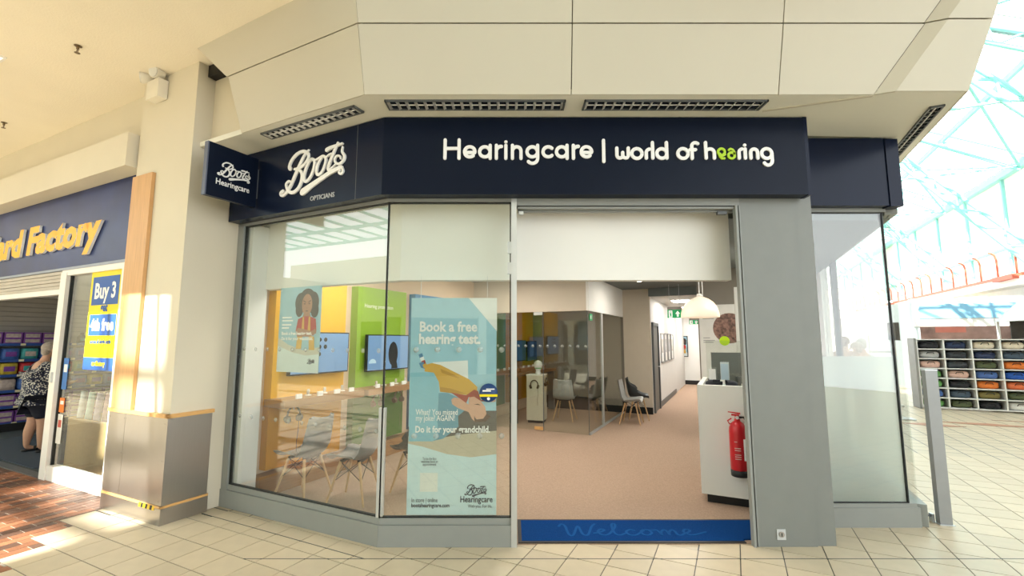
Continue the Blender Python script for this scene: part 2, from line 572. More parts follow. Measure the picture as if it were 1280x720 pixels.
# letter strokes of the main sign, in sign units (x right, y down, cap height 57..197)
def sign_letters():
    D = {}
    def e(cx): return [[(cx - 37, 152), (cx + 36, 152)], arc(cx, 147, 38, 0, -312, 18)]
    def a(cx): return [arc(cx, 147, 38, 0, 360, 20), [(cx + 39, 98), (cx + 39, 196)]]
    def r(x): return [[(x, 98), (x, 196)], [(x, 148)] + arc(x + 34, 140, 34, 180, 275, 8)]
    D['H'] = [[(63, 57), (63, 196)], [(165, 57), (165, 196)], [(63, 122), (165, 122)]]
    D['e'] = e(243); D['a'] = a(352); D['r'] = r(436)
    D['i'] = [[(505, 98), (505, 196)], [(505, 72), (505.5, 72)]]
    D['n'] = [[(553, 98), (553, 196)], [(553, 146)] + arc(584, 140, 31, 180, 360, 12) + [(615, 196)]]
    D['g'] = [arc(697, 147, 38, 0, 360, 20), [(736, 98), (736, 196)] + arc(698, 196, 38, 0, 140, 9)]
    D['c'] = [arc(813, 147, 38, -45, -315, 16)]
    D['a.1'] = a(911); D['r.1'] = r(996); D['e.1'] = e(1091)
    D['bar'] = [[(1216, 60), (1216, 220)]]
    return D


def world_letters():
    D = {}
    D['w'] = [[(90, 112), (90, 162)] + arc(111, 168, 21, 180, 0, 8)[::1], [(132, 145), (132, 168)] + arc(153, 168, 20, 180, 0, 8) + [(173, 112)]]
    D['w'] = [[(90, 112), (90, 165)] + [(111 - 21 * math.cos(R(k)), 165 + 22 * math.sin(R(k))) for k in range(0, 181, 22)] + [(132, 145)],
              [(132, 150), (132, 165)] + [(152.5 - 20.5 * math.cos(R(k)), 165 + 22 * math.sin(R(k))) for k in range(0, 181, 22)] + [(173, 112)]]
    D['o'] = [arc(235, 153, 37, 0, 360, 20)]
    D['r'] = [[(303, 188), (303, 150)] + [(332 - 29 * math.cos(R(k)), 148 - 29 * math.sin(R(k))) for k in range(0, 96, 16)]]
    D['l'] = [[(350, 70), (350, 188)]]
    D['d'] = [arc(416, 153, 36, 0, 360, 20), [(452, 70), (452, 188)]]
    D['o.1'] = [arc(570, 153, 37, 0, 360, 20)]
    D['f'] = [[(636, 190), (636, 98)] + [(662 - 26 * math.cos(R(k)), 97 - 26 * math.sin(R(k))) for k in range(0, 136, 15)], [(622, 124), (662, 124)]]
    D['h'] = [[(737, 70), (737, 188)], [(737, 150)] + [(767 - 30 * math.cos(R(k)), 148 - 30 * math.sin(R(k))) for k in range(0, 181, 15)] + [(797, 188)]]
    D['r.1'] = [[(977, 188), (977, 150)] + [(1005 - 28 * math.cos(R(k)), 146 - 28 * math.sin(R(k))) for k in range(0, 96, 16)]]
    D['i'] = [[(1022, 118), (1022, 188)], [(1021, 90), (1021.5, 90)]]
    D['n'] = [[(1062, 188), (1062, 148)] + [(1087 - 25 * math.cos(R(k)), 146 - 27 * math.sin(R(k))) for k in range(0, 181, 15)] + [(1112, 188)]]
    D['g'] = [arc(1178, 153, 37, 0, 360, 20), [(1215, 150), (1215, 205)] + [(1184 + 31 * math.cos(R(k)), 208 + 32 * math.sin(R(k))) for k in range(0, 151, 15)]]
    E_ = {}
    E_['e'] = [[(836, 152)] + [(850 + 24 * math.cos(R(k)), 140 + 24 * math.sin(R(k))) for k in range(150, 400, 20)] + [(850, 168), (836, 152)],
               [(834, 158), (838, 176), (852, 190), (868, 190)], [(842, 176), (874, 160)]]
    E_['a'] = [[(904, 126), (916, 118), (932, 124), (942, 140), (944, 165)] + [(922 + 23 * math.cos(R(k)), 168 + 23 * math.sin(R(k))) for k in range(0, 361, 20)]]
    return D, E_


# ------------------------------------------------------------------ floors
floor = struct('floor', MB().box(-22, 16, -18, 45, -0.10, -0.004), FARTILE, GP(0, 0), GA, cat='floor')
# fine near tiles: each its own piece
tw, tl = 0.2955, 0.2755
tile_mesh = MB().box(-tw / 2 + .0038, tw / 2 - .0038, -tl / 2 + .0038, tl / 2 - .0038, -0.02, 0.0).mesh('tile', TILE)


def project(p):
    c, s = math.cos(R(6.43)), math.sin(R(6.43))
    y, z = p[1], p[2] - 1.65
    zc = y * c + z * s
    if zc < 0.3:
        return None
    return (640 + 565.5 * p[0] / zc, 360 - 565.5 * (-y * s + z * c) / zc)


STEP = [(-0.8665, -3.016), (-1.142, -2.720), (-1.4175, -2.425), (-1.693, -2.129), (-1.9685, -1.834), (-2.244, -1.538), (-2.5195, -1.243), (-9, -0.947)]


def brick_side(u, t):
    """True where the brown brick paving lies instead of tiles"""
    for tb, ub in STEP:
        if t > tb:
            return u < ub
    return True


cand = []
for i in range(-14, 40):
    for j in range(-12, 22):
        u = -0.356 + (i - 0.5) * tw
        t = -0.040 + (j - 0.5) * tl
        p = GP(u, t)
        if brick_side(u, t) or (u < -2.05 and t > -0.5):
            continue
        if p[0] < 2.6 and p[1] > 3.95 and t > 0.12: continue
        if p[0] < 3.55 and p[1] > 4.4: continue
        if u < 4.2 and p[1] > 4.4: continue
        if t > 0.12 and u < 0.3: continue
        q = project(p)
        if q is None or not (-60 < q[0] < 1340 and 400 < q[1] < 790):
            continue
        d = math.hypot(p[0], p[1])
        if d < 9.5:
            cand.append((d, u, t))
cand.sort()
for d, u, t in cand[:300]:
    o = bpy.data.objects.new('tile', tile_mesh); COL.objects.link(o); o.parent = floor
    o.location = (u, t, 0)
rest = MB()
for d, u, t in cand[300:]:
    rest.box(u - tw / 2 + .002, u + tw / 2 - .002, t - tl / 2 + .002, t + tl / 2 - .002, -0.02, 0.0)
if rest.f:
    stuff(obj('tile_field', rest, TILE, floor))
# brown inlay stripes of the far mall floor
INLAY = mat('terracotta_inlay', (0.40, 0.20, 0.12), 0.4, noise=0.1)
for u, t, a, b in ((7.0, 9.2, .9, .16), (8.8, 9.9, 1.5, .14), (7.1, 6.9, .35, .35), (8.9, 7.2, .35, .35), (9.4, 8.3, .8, .3), (6.0, 8.7, .5, .2)):
    obj('inlay', MB().add([(-a, 0, -.003), (0, -b, -.003), (a, 0, -.003), (0, b, -.003), (-a, 0, .0012), (0, -b, .0012), (a, 0, .0012), (0, b, .0012)],
                          [(4, 5, 6, 7), (0, 1, 5, 4), (1, 2, 6, 5), (2, 3, 7, 6), (3, 0, 4, 7)]), INLAY, floor, (u, t, 0))
# bricks
obj('mortar_bed', MB().box(-9, -3.016, -3, -0.37, -.02, -.0025).box(-3.016, -2.72, -3, -.8665, -.02, -.0025).box(-2.72, -2.425, -3, -1.142, -.02, -.0025)
    .box(-2.425, -2.129, -3, -1.4175, -.02, -.0025).box(-2.129, -1.834, -3, -1.693, -.02, -.0025).box(-1.834, -1.243, -3, -1.97, -.02, -.0025), MORTAR, floor)
bm_ = [MB().box(-.0445, .0445, -.5, .5, -.02, 0.0).mesh('brick', m) for m in BRICKS]
bricks = []
bp, bl = tw / 3, 0.212
for i in range(4, 62):
    u = -0.947 - (i - 0.5) * bp
    tmax = -0.372 if u < -3.016 else [STEP[q - 1][0] for q in range(1, len(STEP)) if u < STEP[q][1]][0]
    off = (i % 2) * bl / 2
    k = 0
    while True:
        t1 = -0.372 + off - k * bl
        t0 = t1 - bl
        k += 1
        if t1 < -2.6:
            break
        t1 = min(t1, tmax)
        if t1 - t0 < 0.03:
            continue
        p = GP(u, (t0 + t1) / 2)
        q = project(p)
        if q is None or not (-30 < q[0] < 400 and q[1] < 760):
            continue
        bricks.append((math.hypot(p[0], p[1]), u, (t0 + t1) / 2, t1 - t0 - .008))
bricks.sort()
for k, (d, u, t, ln) in enumerate(bricks[:300]):
    o = bpy.data.objects.new('brick', bm_[0 if random.random() < 0.5 else 1]); COL.objects.link(o); o.parent = floor
    o.location = (u, t, 0); o.scale = (1, ln, 1)
far = [MB(), MB()]
for d, u, t, ln in bricks[300:]:
    far[0 if random.random() < 0.5 else 1].box(u - .0445, u + .0445, t - ln / 2, t + ln / 2, -.02, 0)
for k in (0, 1):
    if far[k].f:
        stuff(obj('brick_field', far[k], BRICKS[k], floor))
# dark joint that follows the shop front
J = mat('dark_joint', (0.03, 0.045, 0.045), 0.5)
obj('expansion_joint', MB().box(-2.0, 0.05, -.196, -.188, -.01, .0008), J, floor)
obj('expansion_joint', MB().box(-0.96, 5.2, -.196, -.188, -.01, .0008), J, floor, (0, 0, 0), -GA)

carpet_poly = [(GP(-1.98, .06)), (-1.04, 3.87, 0), (2.58, 3.87, 0), (2.58, 4.24, 0), (3.52, 4.24, 0), GP(4.02, 2.5), GP(4.02, 15), GP(-1.98, 15)]
fl1 = struct('floor.001', MB().prism([(p[0], p[1]) for p in carpet_poly], -.012, .004), CARPET, cat='floor')
fl2 = struct('floor.002', MB().box(-11, -3.2, -.34, 6, -.02, .003), mat('blue_grey_vinyl', (0.045, 0.06, 0.07), 0.6, noise=.1), GP(0, 0), GA, cat='floor')

# ------------------------------------------------------------------ ceilings, shells
struct('ceiling', MB().box(-16, -.15, -3.3, -.39, 4.42, 4.6), CEIL, GP(0, 0), GA, cat='ceiling')
struct('ceiling.001', MB().prism([GP(-2.0, .36)[:2], (-0.99, 4.17), (2.62, 4.17), (2.62, 4.24), (3.50, 4.24), GP(4.0, 2.65)[:2], GP(4.0, 7.55)[:2], GP(-2.0, 7.55)[:2]], 2.78, 2.86), CEILG, cat='ceiling')
struct('ceiling.004', MB().box(.96, 4.05, 7.5, 15, 2.60, 2.68), WPAINT, GP(0, 0), GA, cat='ceiling')
struct('ceiling.002', MB().box(-12, -2.3, -.2, 6.0, 2.75, 2.85), WPAINT, GP(0, 0), GA, cat='ceiling')
struct('wall_left', MB().box(-3.05, -2.05, -.51, .30, 0, 4.43), CREAM, GP(0, 0), GA, label='tall cream plastered pillar between the two shops', cat='pillar')
struct('wall_party', MB().box(-2.10, -2.0, .05, 15, 0, 3.4), PEACH, GP(0, 0), GA, cat='wall')
struct('wall_reveal', MB().box(-2.0, -1.90, .07, .27, .02, 2.86), WPAINT, GP(0, 0), GA, cat='wall')
struct('wall_upper', MB().box(-16, -3.05, -.39, -.2, 3.53, 4.43), CREAM, GP(0, 0), GA, cat='wall')
struct('wall_bulkhead', MB().box(-16, -3.09, -.60, -.39, 3.49, 3.86), CREAM, GP(0, 0), GA, cat='wall')
# roof slab over both shops (keeps the sky out)
struct('ceiling.003', MB().box(-16, 4.33, .0, 15.2, 4.55, 4.75), CREAM, GP(0, 0), GA, cat='ceiling')
# solid header behind the signs, along both fronts
struct('wall_header', MB().box(-2.05, 0.02, .02, .22, 2.91, 4.55), CREAM, GP(0, 0), GA, cat='wall')
struct('wall_header.001', MB().box(-1.06, 2.6, 3.86, 4.06, 2.91, 4.6).box(2.5, 3.5, 4.22, 4.32, 2.93, 4.6), CREAM, cat='wall')
struct('wall_header.002', MB().box(3.9, 4.1, 2.4, 15, 2.95, 4.55), CREAM, GP(0, 0), GA, cat='wall')
struct('wall_back', MB().box(-2.1, 4.1, 15, 15.15, 0, 4.5), WPAINT, GP(0, 0), GA, cat='wall')
struct('wall_right', MB().box(4.0, 4.1, 6.15, 15, 0, 2.95), WPAINT, GP(0, 0), GA, cat='wall')
# inner white bulkhead that follows the shop front
bk = MB()
bk.prism([GP(-1.99, .25)[:2], (-1.014, 4.067), (1.99, 4.067), (1.99, 4.17), (-0.99, 4.17), GP(-1.99, .36)[:2]], 2.18, 2.95)
struct('wall_bulkhead.001', bk, WPAINT, cat='wall')
struct('trim_1', MB().prism([GP(-1.99, .10)[:2], (-1.05, 3.92), (1.99, 3.92), (1.99, 4.1), (-1.0, 4.1), GP(-1.99, .28)[:2]], 2.945, 2.96), WPAINT, cat='trim')
# glass-room bulkhead and inner walls
struct('wall_box_front', MB().box(-2.0, .31, 4.80, 4.9, 2.15, 2.78), BEIGEW, GP(0, 0), GA, cat='wall')
struct('wall_box_side', MB().box(.31, .36, 4.80, 7.55, 2.15, 2.78), WPAINT, GP(0, 0), GA, cat='wall')
struct('wall_inner', MB().box(.36, .955, 7.55, 7.65, 0, 2.78), BEIGEW, GP(0, 0), GA, cat='wall')
struct('wall_room_back', MB().box(-2.0, .36, 7.55, 7.65, 0, 2.78), TAUPE, GP(0, 0), GA, cat='wall')
struct('wall_corridor', MB().box(.86, .955, 7.65, 15, 0, 2.78), WPAINT, GP(0, 0), GA, cat='wall')
struct('wall_lintel', MB().box(.955, 4.0, 7.45, 7.55, 2.60, 2.80), CEILG, GP(0, 0), GA, cat='wall')
struct('wall_counter', MB().box(2.12, 3.4, 5.05, 5.15, 0, 2.78), TAUPE, GP(0, 0), GA, cat='wall')
struct('baseboard_inner', MB().box(.36, .965, 7.52, 7.56, 0.004, .15), BLACK, GP(0, 0), GA, cat='baseboard')
struct('baseboard_room', MB().box(-2.0, .35, 7.52, 7.56, 0.004, .30), BLACK, GP(0, 0), GA, cat='baseboard')
struct('baseboard_corridor', MB().box(.95, .975, 8.6, 12, 0.004, .13), DGREY, GP(0, 0), GA, cat='baseboard')
struct('baseboard_back', MB().box(.6, 4, 14.96, 15, 0.004, .15), BLACK, GP(0, 0), GA, cat='baseboard')
struct('baseboard_party', MB().box(-2.0, -1.86, .28, 4.8, 0.004, .22), WALNUT, GP(0, 0), GA, cat='baseboard')
d3 = struct('door_3', MB().box(.955, 1.0, 7.72, 7.82, 0, 2.02).box(.955, 1.0, 8.5, 8.58, 0, 2.02).box(.955, 1.0, 7.72, 8.58, 1.95, 2.03), DGREY, GP(0, 0), GA, cat='door')
obj('door_leaf', MB().box(.957, .97, 7.8, 8.52, .01, 1.96), mat('grey_door', (.16, .155, .14), .5), d3)
obj('lever_handle', MB().cyl((.97, 8.42, 1.0), (1.02, 8.42, 1.0), .012).cyl((1.02, 8.42, 1.0), (1.02, 8.30, 1.0), .011), SILVER, d3)

# ------------------------------------------------------------------ fascia over the shop front (flared cream boards)
def fx(u_or_c, t, z): return Vector(GP(u_or_c, t, z))
fas = struct('trim_2', None, None, cat='fascia', label='flared cream fascia boards above the navy signs')
Zb, Zj, Zt = 3.55, 4.06, 4.58
Yb, Yj, Yt = 3.345, 3.224, 3.10
xb, xj, xt = -1.157, -1.185, -1.213
def front(x, y, z): return Vector((x, y, z))
G_ = 0.004
def fpiece(xa0, xa1, xb0, xb1, y0, y1, z0, z1, dy=0):
    return [front(xa0 + G_, y0 - dy, z0), front(xb0 - G_, y0 - dy, z0), front(xb1 - G_, y1 - dy, z1), front(xa1 + G_, y1 - dy, z1)]
segs = [(xb, xj, xt, .463, .463, .463), (.463, .463, .463, 2.083, 2.083, 2.083), (2.083, 2.083, 2.083, 2.83, 3.17, 3.52)]
for a0, a1, a2, b0, b1, b2 in segs:
    obj('panel', MB().plate(fpiece(a0, a1, b0, b1, Yb, Yj, Zb, Zj - .006), .02), PANEL, fas)
    obj('panel', MB().plate(fpiece(a1, a2, b1, b2, Yj, Yt, Zj + .006, Zt), .02), PANEL, fas)
# end bay: ramps forward out of the diagonal crease, then runs flat to the corner
for (p0, p1, q0, q1, y0, y1, z0, z1) in ((2.83, 3.17, 3.518, 3.638, Yb, Yj, Zb, Zj - .006), (3.17, 3.52, 3.638, 3.76, Yj, Yt, Zj + .006, Zt)):
    r0, r1 = p0 + .13, p1 + .13
    obj('panel', MB().plate([front(r0, y0 - .05, z0), front(q0, y0 - .05, z0), front(q1, y1 - .05, z1), front(r1, y1 - .05, z1)], .03)
        .plate([front(p0, y0 - .002, z0), front(r0, y0 - .05, z0), front(r1, y1 - .05, z1), front(p1, y1 - .002, z1)], .02), PANEL, fas)
# wing along the side window
tb_, tj_, tt_ = -.455, -.575, -.70
cb, cj, ct = Vector((xb, Yb, Zb)), Vector((xj, Yj, Zj)), Vector((xt, Yt, Zt))
obj('panel', MB().plate([fx(-1.38, tb_, Zb), cb, cj - Vector((0, 0, .006)), fx(-1.44, tj_, Zj - .006)], .02), PANEL, fas)
obj('panel', MB().plate([fx(-1.47, tj_, Zj + .006), cj + Vector((0, 0, .006)), ct, fx(-2.02, tt_ + .03, Zt)], .02), PANEL, fas)
# return along the mall side
ra, rb_ = Vector((3.518, 3.295, Zb)), Vector((3.76, 3.05, Zt))
obj('panel', MB().plate([ra, ra + AX * 13, rb_ + AX * 13, rb_], .03), PANEL, fas)
# dark backing behind the joints
obj('backing', MB().plate([cb + Vector((.03, .03, .01)), front(3.5, Yb + .03, Zb + .01), front(3.72, Yt + .03, Zt), ct + Vector((.03, .03, 0))], .01)
    .plate([fx(-1.37, tb_ + .03, Zb + .01), cb + Vector((.0, .03, .01)), ct + Vector((0, .03, 0)), fx(-1.6, tt_ + .04, Zt)], .01), mat('shadow_board', (.16, .14, .10), .9), fas)
# stained plaster patch
obj('stain', MB().plate([fx(-1.20, tb_ - .0085, 3.60), fx(-1.05, tb_ - .0085, 3.60), fx(-1.05, tb_ - .0388, 3.73), fx(-1.20, tb_ - .0388, 3.73)], .002), mat('water_stain', (.70, .56, .34), .7, noise=.08, nscale=20), fas)
# soffit
sof = [GP(-2.05, tb_ + .014)[:2], (xb + .003, Yb + .014), (2.83, Yb + .014), (2.96, 3.312), (3.51, 3.312), (Vector((3.518, 3.296, 0)) + AX * 12.5)[:2], (GP(4.0, 15)[:2]), GP(4.0, 2.7)[:2], (3.4, 4.1), (-1.0, 3.9), GP(-2.05, .1)[:2]]
sf = struct('trim_3', MB().prism([(p[0], p[1]) for p in sof], Zb, Zb + .05), SOFF, cat='soffit')
obj('bead', MB().bar((2.10, 3.60, 3.549), (2.83, 3.36, 3.549), .025, .012), PANEL, sf)
struct('wall_gap', MB().box(-2.05, -.1, -.34, -.30, 3.6, 4.75).box(-2.2, -.1, -.75, -.30, 4.61, 4.75), CREAM, GP(0, 0), GA, cat='wall')  # top box is an unseen cover added against a sky leak


struct('gap_shade_block', MB().box(-2.045, -1.62, -.42, -.335, 4.30, 4.62), mat('gap_shade_black', (.02, .018, .015), .9), GP(0, 0), GA, cat='trim')  # black block added for the shade in the gap, covers a bright leak

# ------------------------------------------------------------------ louvre lights in the soffit
def louvre(loc, rz, ln, wd, nb, label):
    t = thing('louvre_light', label, 'ceiling light', loc, rz, 'louvre lights in the fascia soffit')
    obj('frame', MB().box(0, ln, 0, .012, -.015, .006).box(0, ln, wd - .012, wd, -.015, .006).box(0, .012, 0, wd, -.015, .006).box(ln - .012, ln, 0, wd, -.015, .006), DGREY, t)
    obj('reflector', MB().box(.012, ln - .012, .012, wd - .012, -.004, -.001), mat('dark_reflector', (.03, .04, .06), .15, metal=.6), t)
    bm = MB().add([(-.016, .012, -.014), (-.016, wd - .012, -.014), (.004, wd - .012, -.003), (.004, .012, -.003), (-.013, .012, -.014), (-.013, wd - .012, -.014), (.007, wd - .012, -.003), (.007, .012, -.003)],
                  [(0, 1, 2, 3), (7, 6, 5, 4), (0, 4, 5, 1), (3, 2, 6, 7), (0, 3, 7, 4), (1, 5, 6, 2)]).mesh('blade', LOUVRE)
    for k in range(nb):
        o = bpy.data.objects.new('blade', bm); COL.objects.link(o); o.parent = t
        o.location = (.03 + (ln - .05) * k / (nb - 1), 0, 0)
    obj('tube', MB().cyl((.03, wd * .5, -.004), (ln - .03, wd * .5, -.004), .006, n=8), WHITE, t)
    return t


louvre((-1.02, 3.42, 3.549), 0, 1.45, .15, 20, 'dark louvre strip light over the centre of the front sign, starting at the bend')
louvre((.58, 3.42, 3.549), 0, 1.47, .15, 20, 'dark louvre strip light above the sign lettering, second along the front')
louvre(GP(-1.22, -.38, 3.549), GA, 1.16, .12, 16, 'bright reflecting louvre strip light over the script logo on the side wing')
louvre(GP(4.275, 1.72, 3.549), GA + R(90), 1.15, .10, 16, 'louvre strip light running back along the mall side of the soffit')

# ------------------------------------------------------------------ shop front: window_1 (side wing)
w1 = struct('window_1', None, None, GP(0, 0), GA, cat='window', label='large grey framed side window with boy-height dots on the glass')
w1['label'] = 'large grey framed shop window on the angled side wing'
obj('plinth', MB().box(-2.05, 0.0, -.005, .09, 0, .165), GREY, w1)
obj('bottom_rail', MB().box(-2.05, 0.0, .01, .07, .167, .215), GREY, w1)
obj('top_rail', MB().box(-2.05, 0.0, .0, .08, 2.835, 2.91), GREY, w1)
obj('jamb', MB().box(-2.045, -1.955, .0, .08, .165, 2.9), GREY, w1)
obj('gasket', MB().box(-1.955, -1.945, .02, .05, .215, 2.835).box(-1.95, -.005, .02, .05, .215, .224).box(-1.95, -.005, .02, .05, 2.826, 2.835), RUBBER, w1)
obj('pane', MB().box(-1.945, -.006, .028, .038, .222, 2.828), GLASS, w1)
dots = MB()
DOT = bpy.data.materials.new('frost_dot')
DOT.use_nodes = True
_n = DOT.node_tree
_o = _n.nodes['Material Output']; _n.nodes.remove(_n.nodes['Principled BSDF'])
_m = _n.nodes.new('ShaderNodeMixShader'); _m.inputs[0].default_value = .45
_t = _n.nodes.new('ShaderNodeBsdfTransparent'); _d = _n.nodes.new('ShaderNodeBsdfDiffuse'); _d.inputs[0].default_value = (.55, .58, .54, 1)
_n.links.new(_t.outputs[0], _m.inputs[1]); _n.links.new(_d.outputs[0], _m.inputs[2]); _n.links.new(_m.outputs[0], _o.inputs[0])
for k in range(11):
    for z in (1.55, .885):
        dots.lathe([(0.0001, -.001), (.021, -.001), (.021, .0)], 12, (-1.86 + k * .178, .0275, z), axis='y')
stuff(obj('dot_row', dots, DOT, w1))

# window_2: fixed front pane between the bend and the door
w2 = struct('window_2', None, None, (O0.x, O0.y, 0), 0, cat='window', label='front shop window with a tall poster inside')
X = 1.065
obj('plinth', MB().box(0.0, X, -.005, .09, 0, .165), GREY, w2)
obj('bottom_rail', MB().box(0.0, X, .01, .07, .167, .215), GREY, w2)
obj('top_rail', MB().box(0, X, 0, .08, 2.835, 2.91), GREY, w2)
obj('corner_post', MB().box(-.03, .025, .02, .06, .216, 1.08), SILVER, w2)
obj('gasket', MB().box(-.006, .006, .02, .045, .215, 2.835).box(X - .012, X - .002, .02, .05, .215, 2.835).box(0, X, .02, .05, .215, .224).box(0, X, .02, .05, 2.826, 2.835), RUBBER, w2)
obj('pane', MB().box(.006, X - .008, .028, .038, .222, 2.828), GLASS, w2)
obj('mullion', MB().box(X, X + .047, -.01, .09, 0, 2.91), SILVER, w2)
for z in (2.2, 2.38):
    obj('hinge_bracket', MB().box(X - .03, X + .002, .0, .028, z, z + .10), SILVER, w2)
dots = MB()
for k in range(5):
    for z in (1.56, .855):
        dots.lathe([(0.0001, -.001), (.0245, -.001), (.0245, .0)], 12, (.265 + k * .18, .0275, z), axis='y')
stuff(obj('dot_row', dots, DOT, w2))

# door_1: open doorway with its head track and jamb
d1 = struct('door_1', None, None, (0, O0.y, 0), 0, cat='doorway', label='open shop doorway with grey head track')
obj('head', MB().box(.04, 1.97, 0, .10, 2.80, 2.91), GREY, d1)
obj('track', MB().box(.05, 1.95, .01, .05, 2.775, 2.80).box(.05, 1.95, .065, .10, 2.76, 2.80), GREY, d1)
obj('track_slot', MB().box(.05, 1.95, .05, .065, 2.782, 2.80).box(.05, 1.95, .004, .009, 2.792, 2.80), RUBBER, d1)
obj('carrier', MB().box(.06, .10, .04, .075, 2.735, 2.76), SILVER, d1)
obj('carrier', MB().box(1.80, 1.88, .04, .075, 2.735, 2.76), DGREY, d1)
obj('jamb', MB().box(1.93, 1.95, -.01, .04, .0, 2.80).box(1.965, 1.975, -.0, .06, 0, 2.80), GREY, d1)
obj('jamb_slot', MB().box(1.95, 1.965, .015, .06, 0, 2.80), DGREY, d1)

# grey pier
pier = struct('wall_pier', None, None, (0, 0, 0), 0, cat='pier', label='grey metal clad pier beside the doorway')
obj('panel', MB().box(1.972, 2.445, 3.822, 3.895, 0, 2.91), PIERG, pier)
obj('panel', MB().box(2.449, 2.603, 3.835, 3.93, 0, 2.91).box(2.56, 2.603, 3.93, 4.25, 0, 2.91), PIERG, pier)
kp = obj('key_switch_plate', MB().box(2.12, 2.19, 3.815, 3.823, .055, .135), SILVER, pier)
obj('key_barrel', MB().cyl((2.155, 3.816, .097), (2.155, 3.808, .097), .022, n=14).box(2.151, 2.159, 3.807, 3.809, .083, .11, 1), [STEEL, RUBBER], kp)

# window_3: recessed pane beside the mall, clear above and frosted below
w3 = struct('window_3', None, None, (0, 4.19, 0), 0, cat='window', label='recessed corner window with frosted lower half beside the grey pier')
obj('plinth', MB().box(2.6, 3.61, -.0, .10, 0, .165).box(2.6, 3.59, .01, .08, .165, .20), GREY, w3)
obj('top_rail', MB().box(2.6, 3.55, 0, .08, 2.85, 2.92), GREY, w3)
obj('pane', MB().box(2.61, 3.524, .028, .038, .20, 2.85), GLASS, w3)
obj('frosted_film', MB().box(2.61, 3.522, .0385, .0395, .205, 1.49), FROST, w3)
obj('gasket', MB().box(3.524, 3.534, .02, .045, .2, 2.85).box(2.6, 3.53, .02, .05, 2.843, 2.85).box(2.6, 3.53, .02, .05, .2, .207), RUBBER, w3)
# window_4: long glazed side along the mall
w4 = struct('window_4', None, None, GP(0, 0), GA, cat='window', label='glazed side wall of the shop along the mall')
obj('plinth', MB().box(4.0, 4.1, 2.42, 6.2, 0, .19), GREY, w4)
obj('top_rail', MB().box(3.99, 4.09, 2.40, 6.2, 2.83, 2.95), GREY, w4)
for t0, t1 in ((2.42, 5.25), (5.34, 6.15)):
    obj('pane', MB().box(4.03, 4.04, t0, t1, .19, 2.83), GLASS, w4)
obj('mullion', MB().box(4.0, 4.08, 5.25, 5.34, .19, 2.83), DGREY, w4)

# ------------------------------------------------------------------ main navy sign
sg = thing('fascia_sign', 'long navy shop sign with white lettering and a script logo on its angled wing', 'sign', (O0.x, O0.y, 2.86))
yF = -.12
c0 = (-.028, yF)
wing0 = Vector(GP(-2.03, -.12)) - O0
wing1 = Vector(GP(-2.03, -.0)) - O0
obj('front_panel', MB().prism([c0, (3.567, yF), (3.567, -.01), (0, -.01)], 0, .68), NAVYF, sg)
obj('wing_panel', MB().prism([(wing0.x, wing0.y), c0, (0, -.01), (wing1.x, wing1.y)], 0, .68), NAVY, sg)
obj('end_cap', MB().box(3.568, 3.60, yF, -.01, -.004, .685), NAVY, sg)
K = .0068 / 5.82
def letter_obj(name, strokes, wdt, m, xo, zo):
    mb = MB()
    for s in strokes:
        mb.ribbon([((p[0] + xo) * K, (197 - p[1]) * K) for p in s], wdt * K, yF - .012, yF - .001)
    return obj(name, mb, m, sg, (-.584 - 50 * K - O0.x, 0, zo))
for k, st_ in sign_letters().items():
    letter_obj('letter_' + k.split('.')[0].lower() if k != 'bar' else 'divider_bar', st_, 24, WHITE, 0, .311)
wl, el = world_letters()
for k, st_ in wl.items():
    letter_obj('letter_' + k.split('.')[0], st_, 24, WHITE, 1222, .303)
for k, st_ in el.items():
    letter_obj('letter_' + k, st_, 17, LIME, 1222, .303)
lg = obj('script_logo', logo_mb(1.0, yF - .014, yF - .001), WHITE, sg)
p = Vector(GP(-1.2265, 0)) - O0
lg.location = (p.x, p.y, 3.018 - 2.86)
lg.rotation_euler = (0, 0, GA)
op = text('small_lettering', 'OPTICIANS', .062, mat('faded_letter', (.45, .46, .48), .5), sg, ext=.002, bold=.001)
p = Vector(GP(-.83, -.122)) - O0
op.location = (p.x, p.y, 2.918 - 2.86); op.rotation_euler = (0, 0, GA)
obj('panel_seam', MB().box(-.27, -.266, -.1215, -.119, .0, .68), DGREY, sg, None, GA)

# box sign over the recessed window
bs = thing('box_sign', 'plain navy box sign over the recessed corner window', 'sign', (2.62, 4.10, 2.885))
obj('face_panel', MB().box(.0, .90, 0, .12, 0, .655), NAVY, bs)
obj('end_cap', MB().box(.90, 1.02, -.01, .13, -.008, .645), NAVY, bs)

# projecting sign
ps = thing('projecting_sign', 'small navy projecting sign with white script above plain lettering, on the wing end', 'sign', GP(-1.57, -.62, 2.945), GA + R(90))
obj('case', MB().box(0, .475, 0, .05, 0, .50), NAVYF, ps)
obj('edge_band', MB().box(-.012, .0, -.0, .05, -.0, .50), mat('navy_edge', (.10, .12, .18), .35), ps)
obj('script_logo', logo_mb(.37, -.006, .001, .10), WHITE, ps, (.09, 0, .215))
text('small_lettering', 'Hearingcare', .078, WHITE, ps, (.075, -.002, .125), 0, .001, .0012, fit=.32)
obj('bracket', MB().box(.475, .495, .012, .038, .10, .40), DGREY, ps)

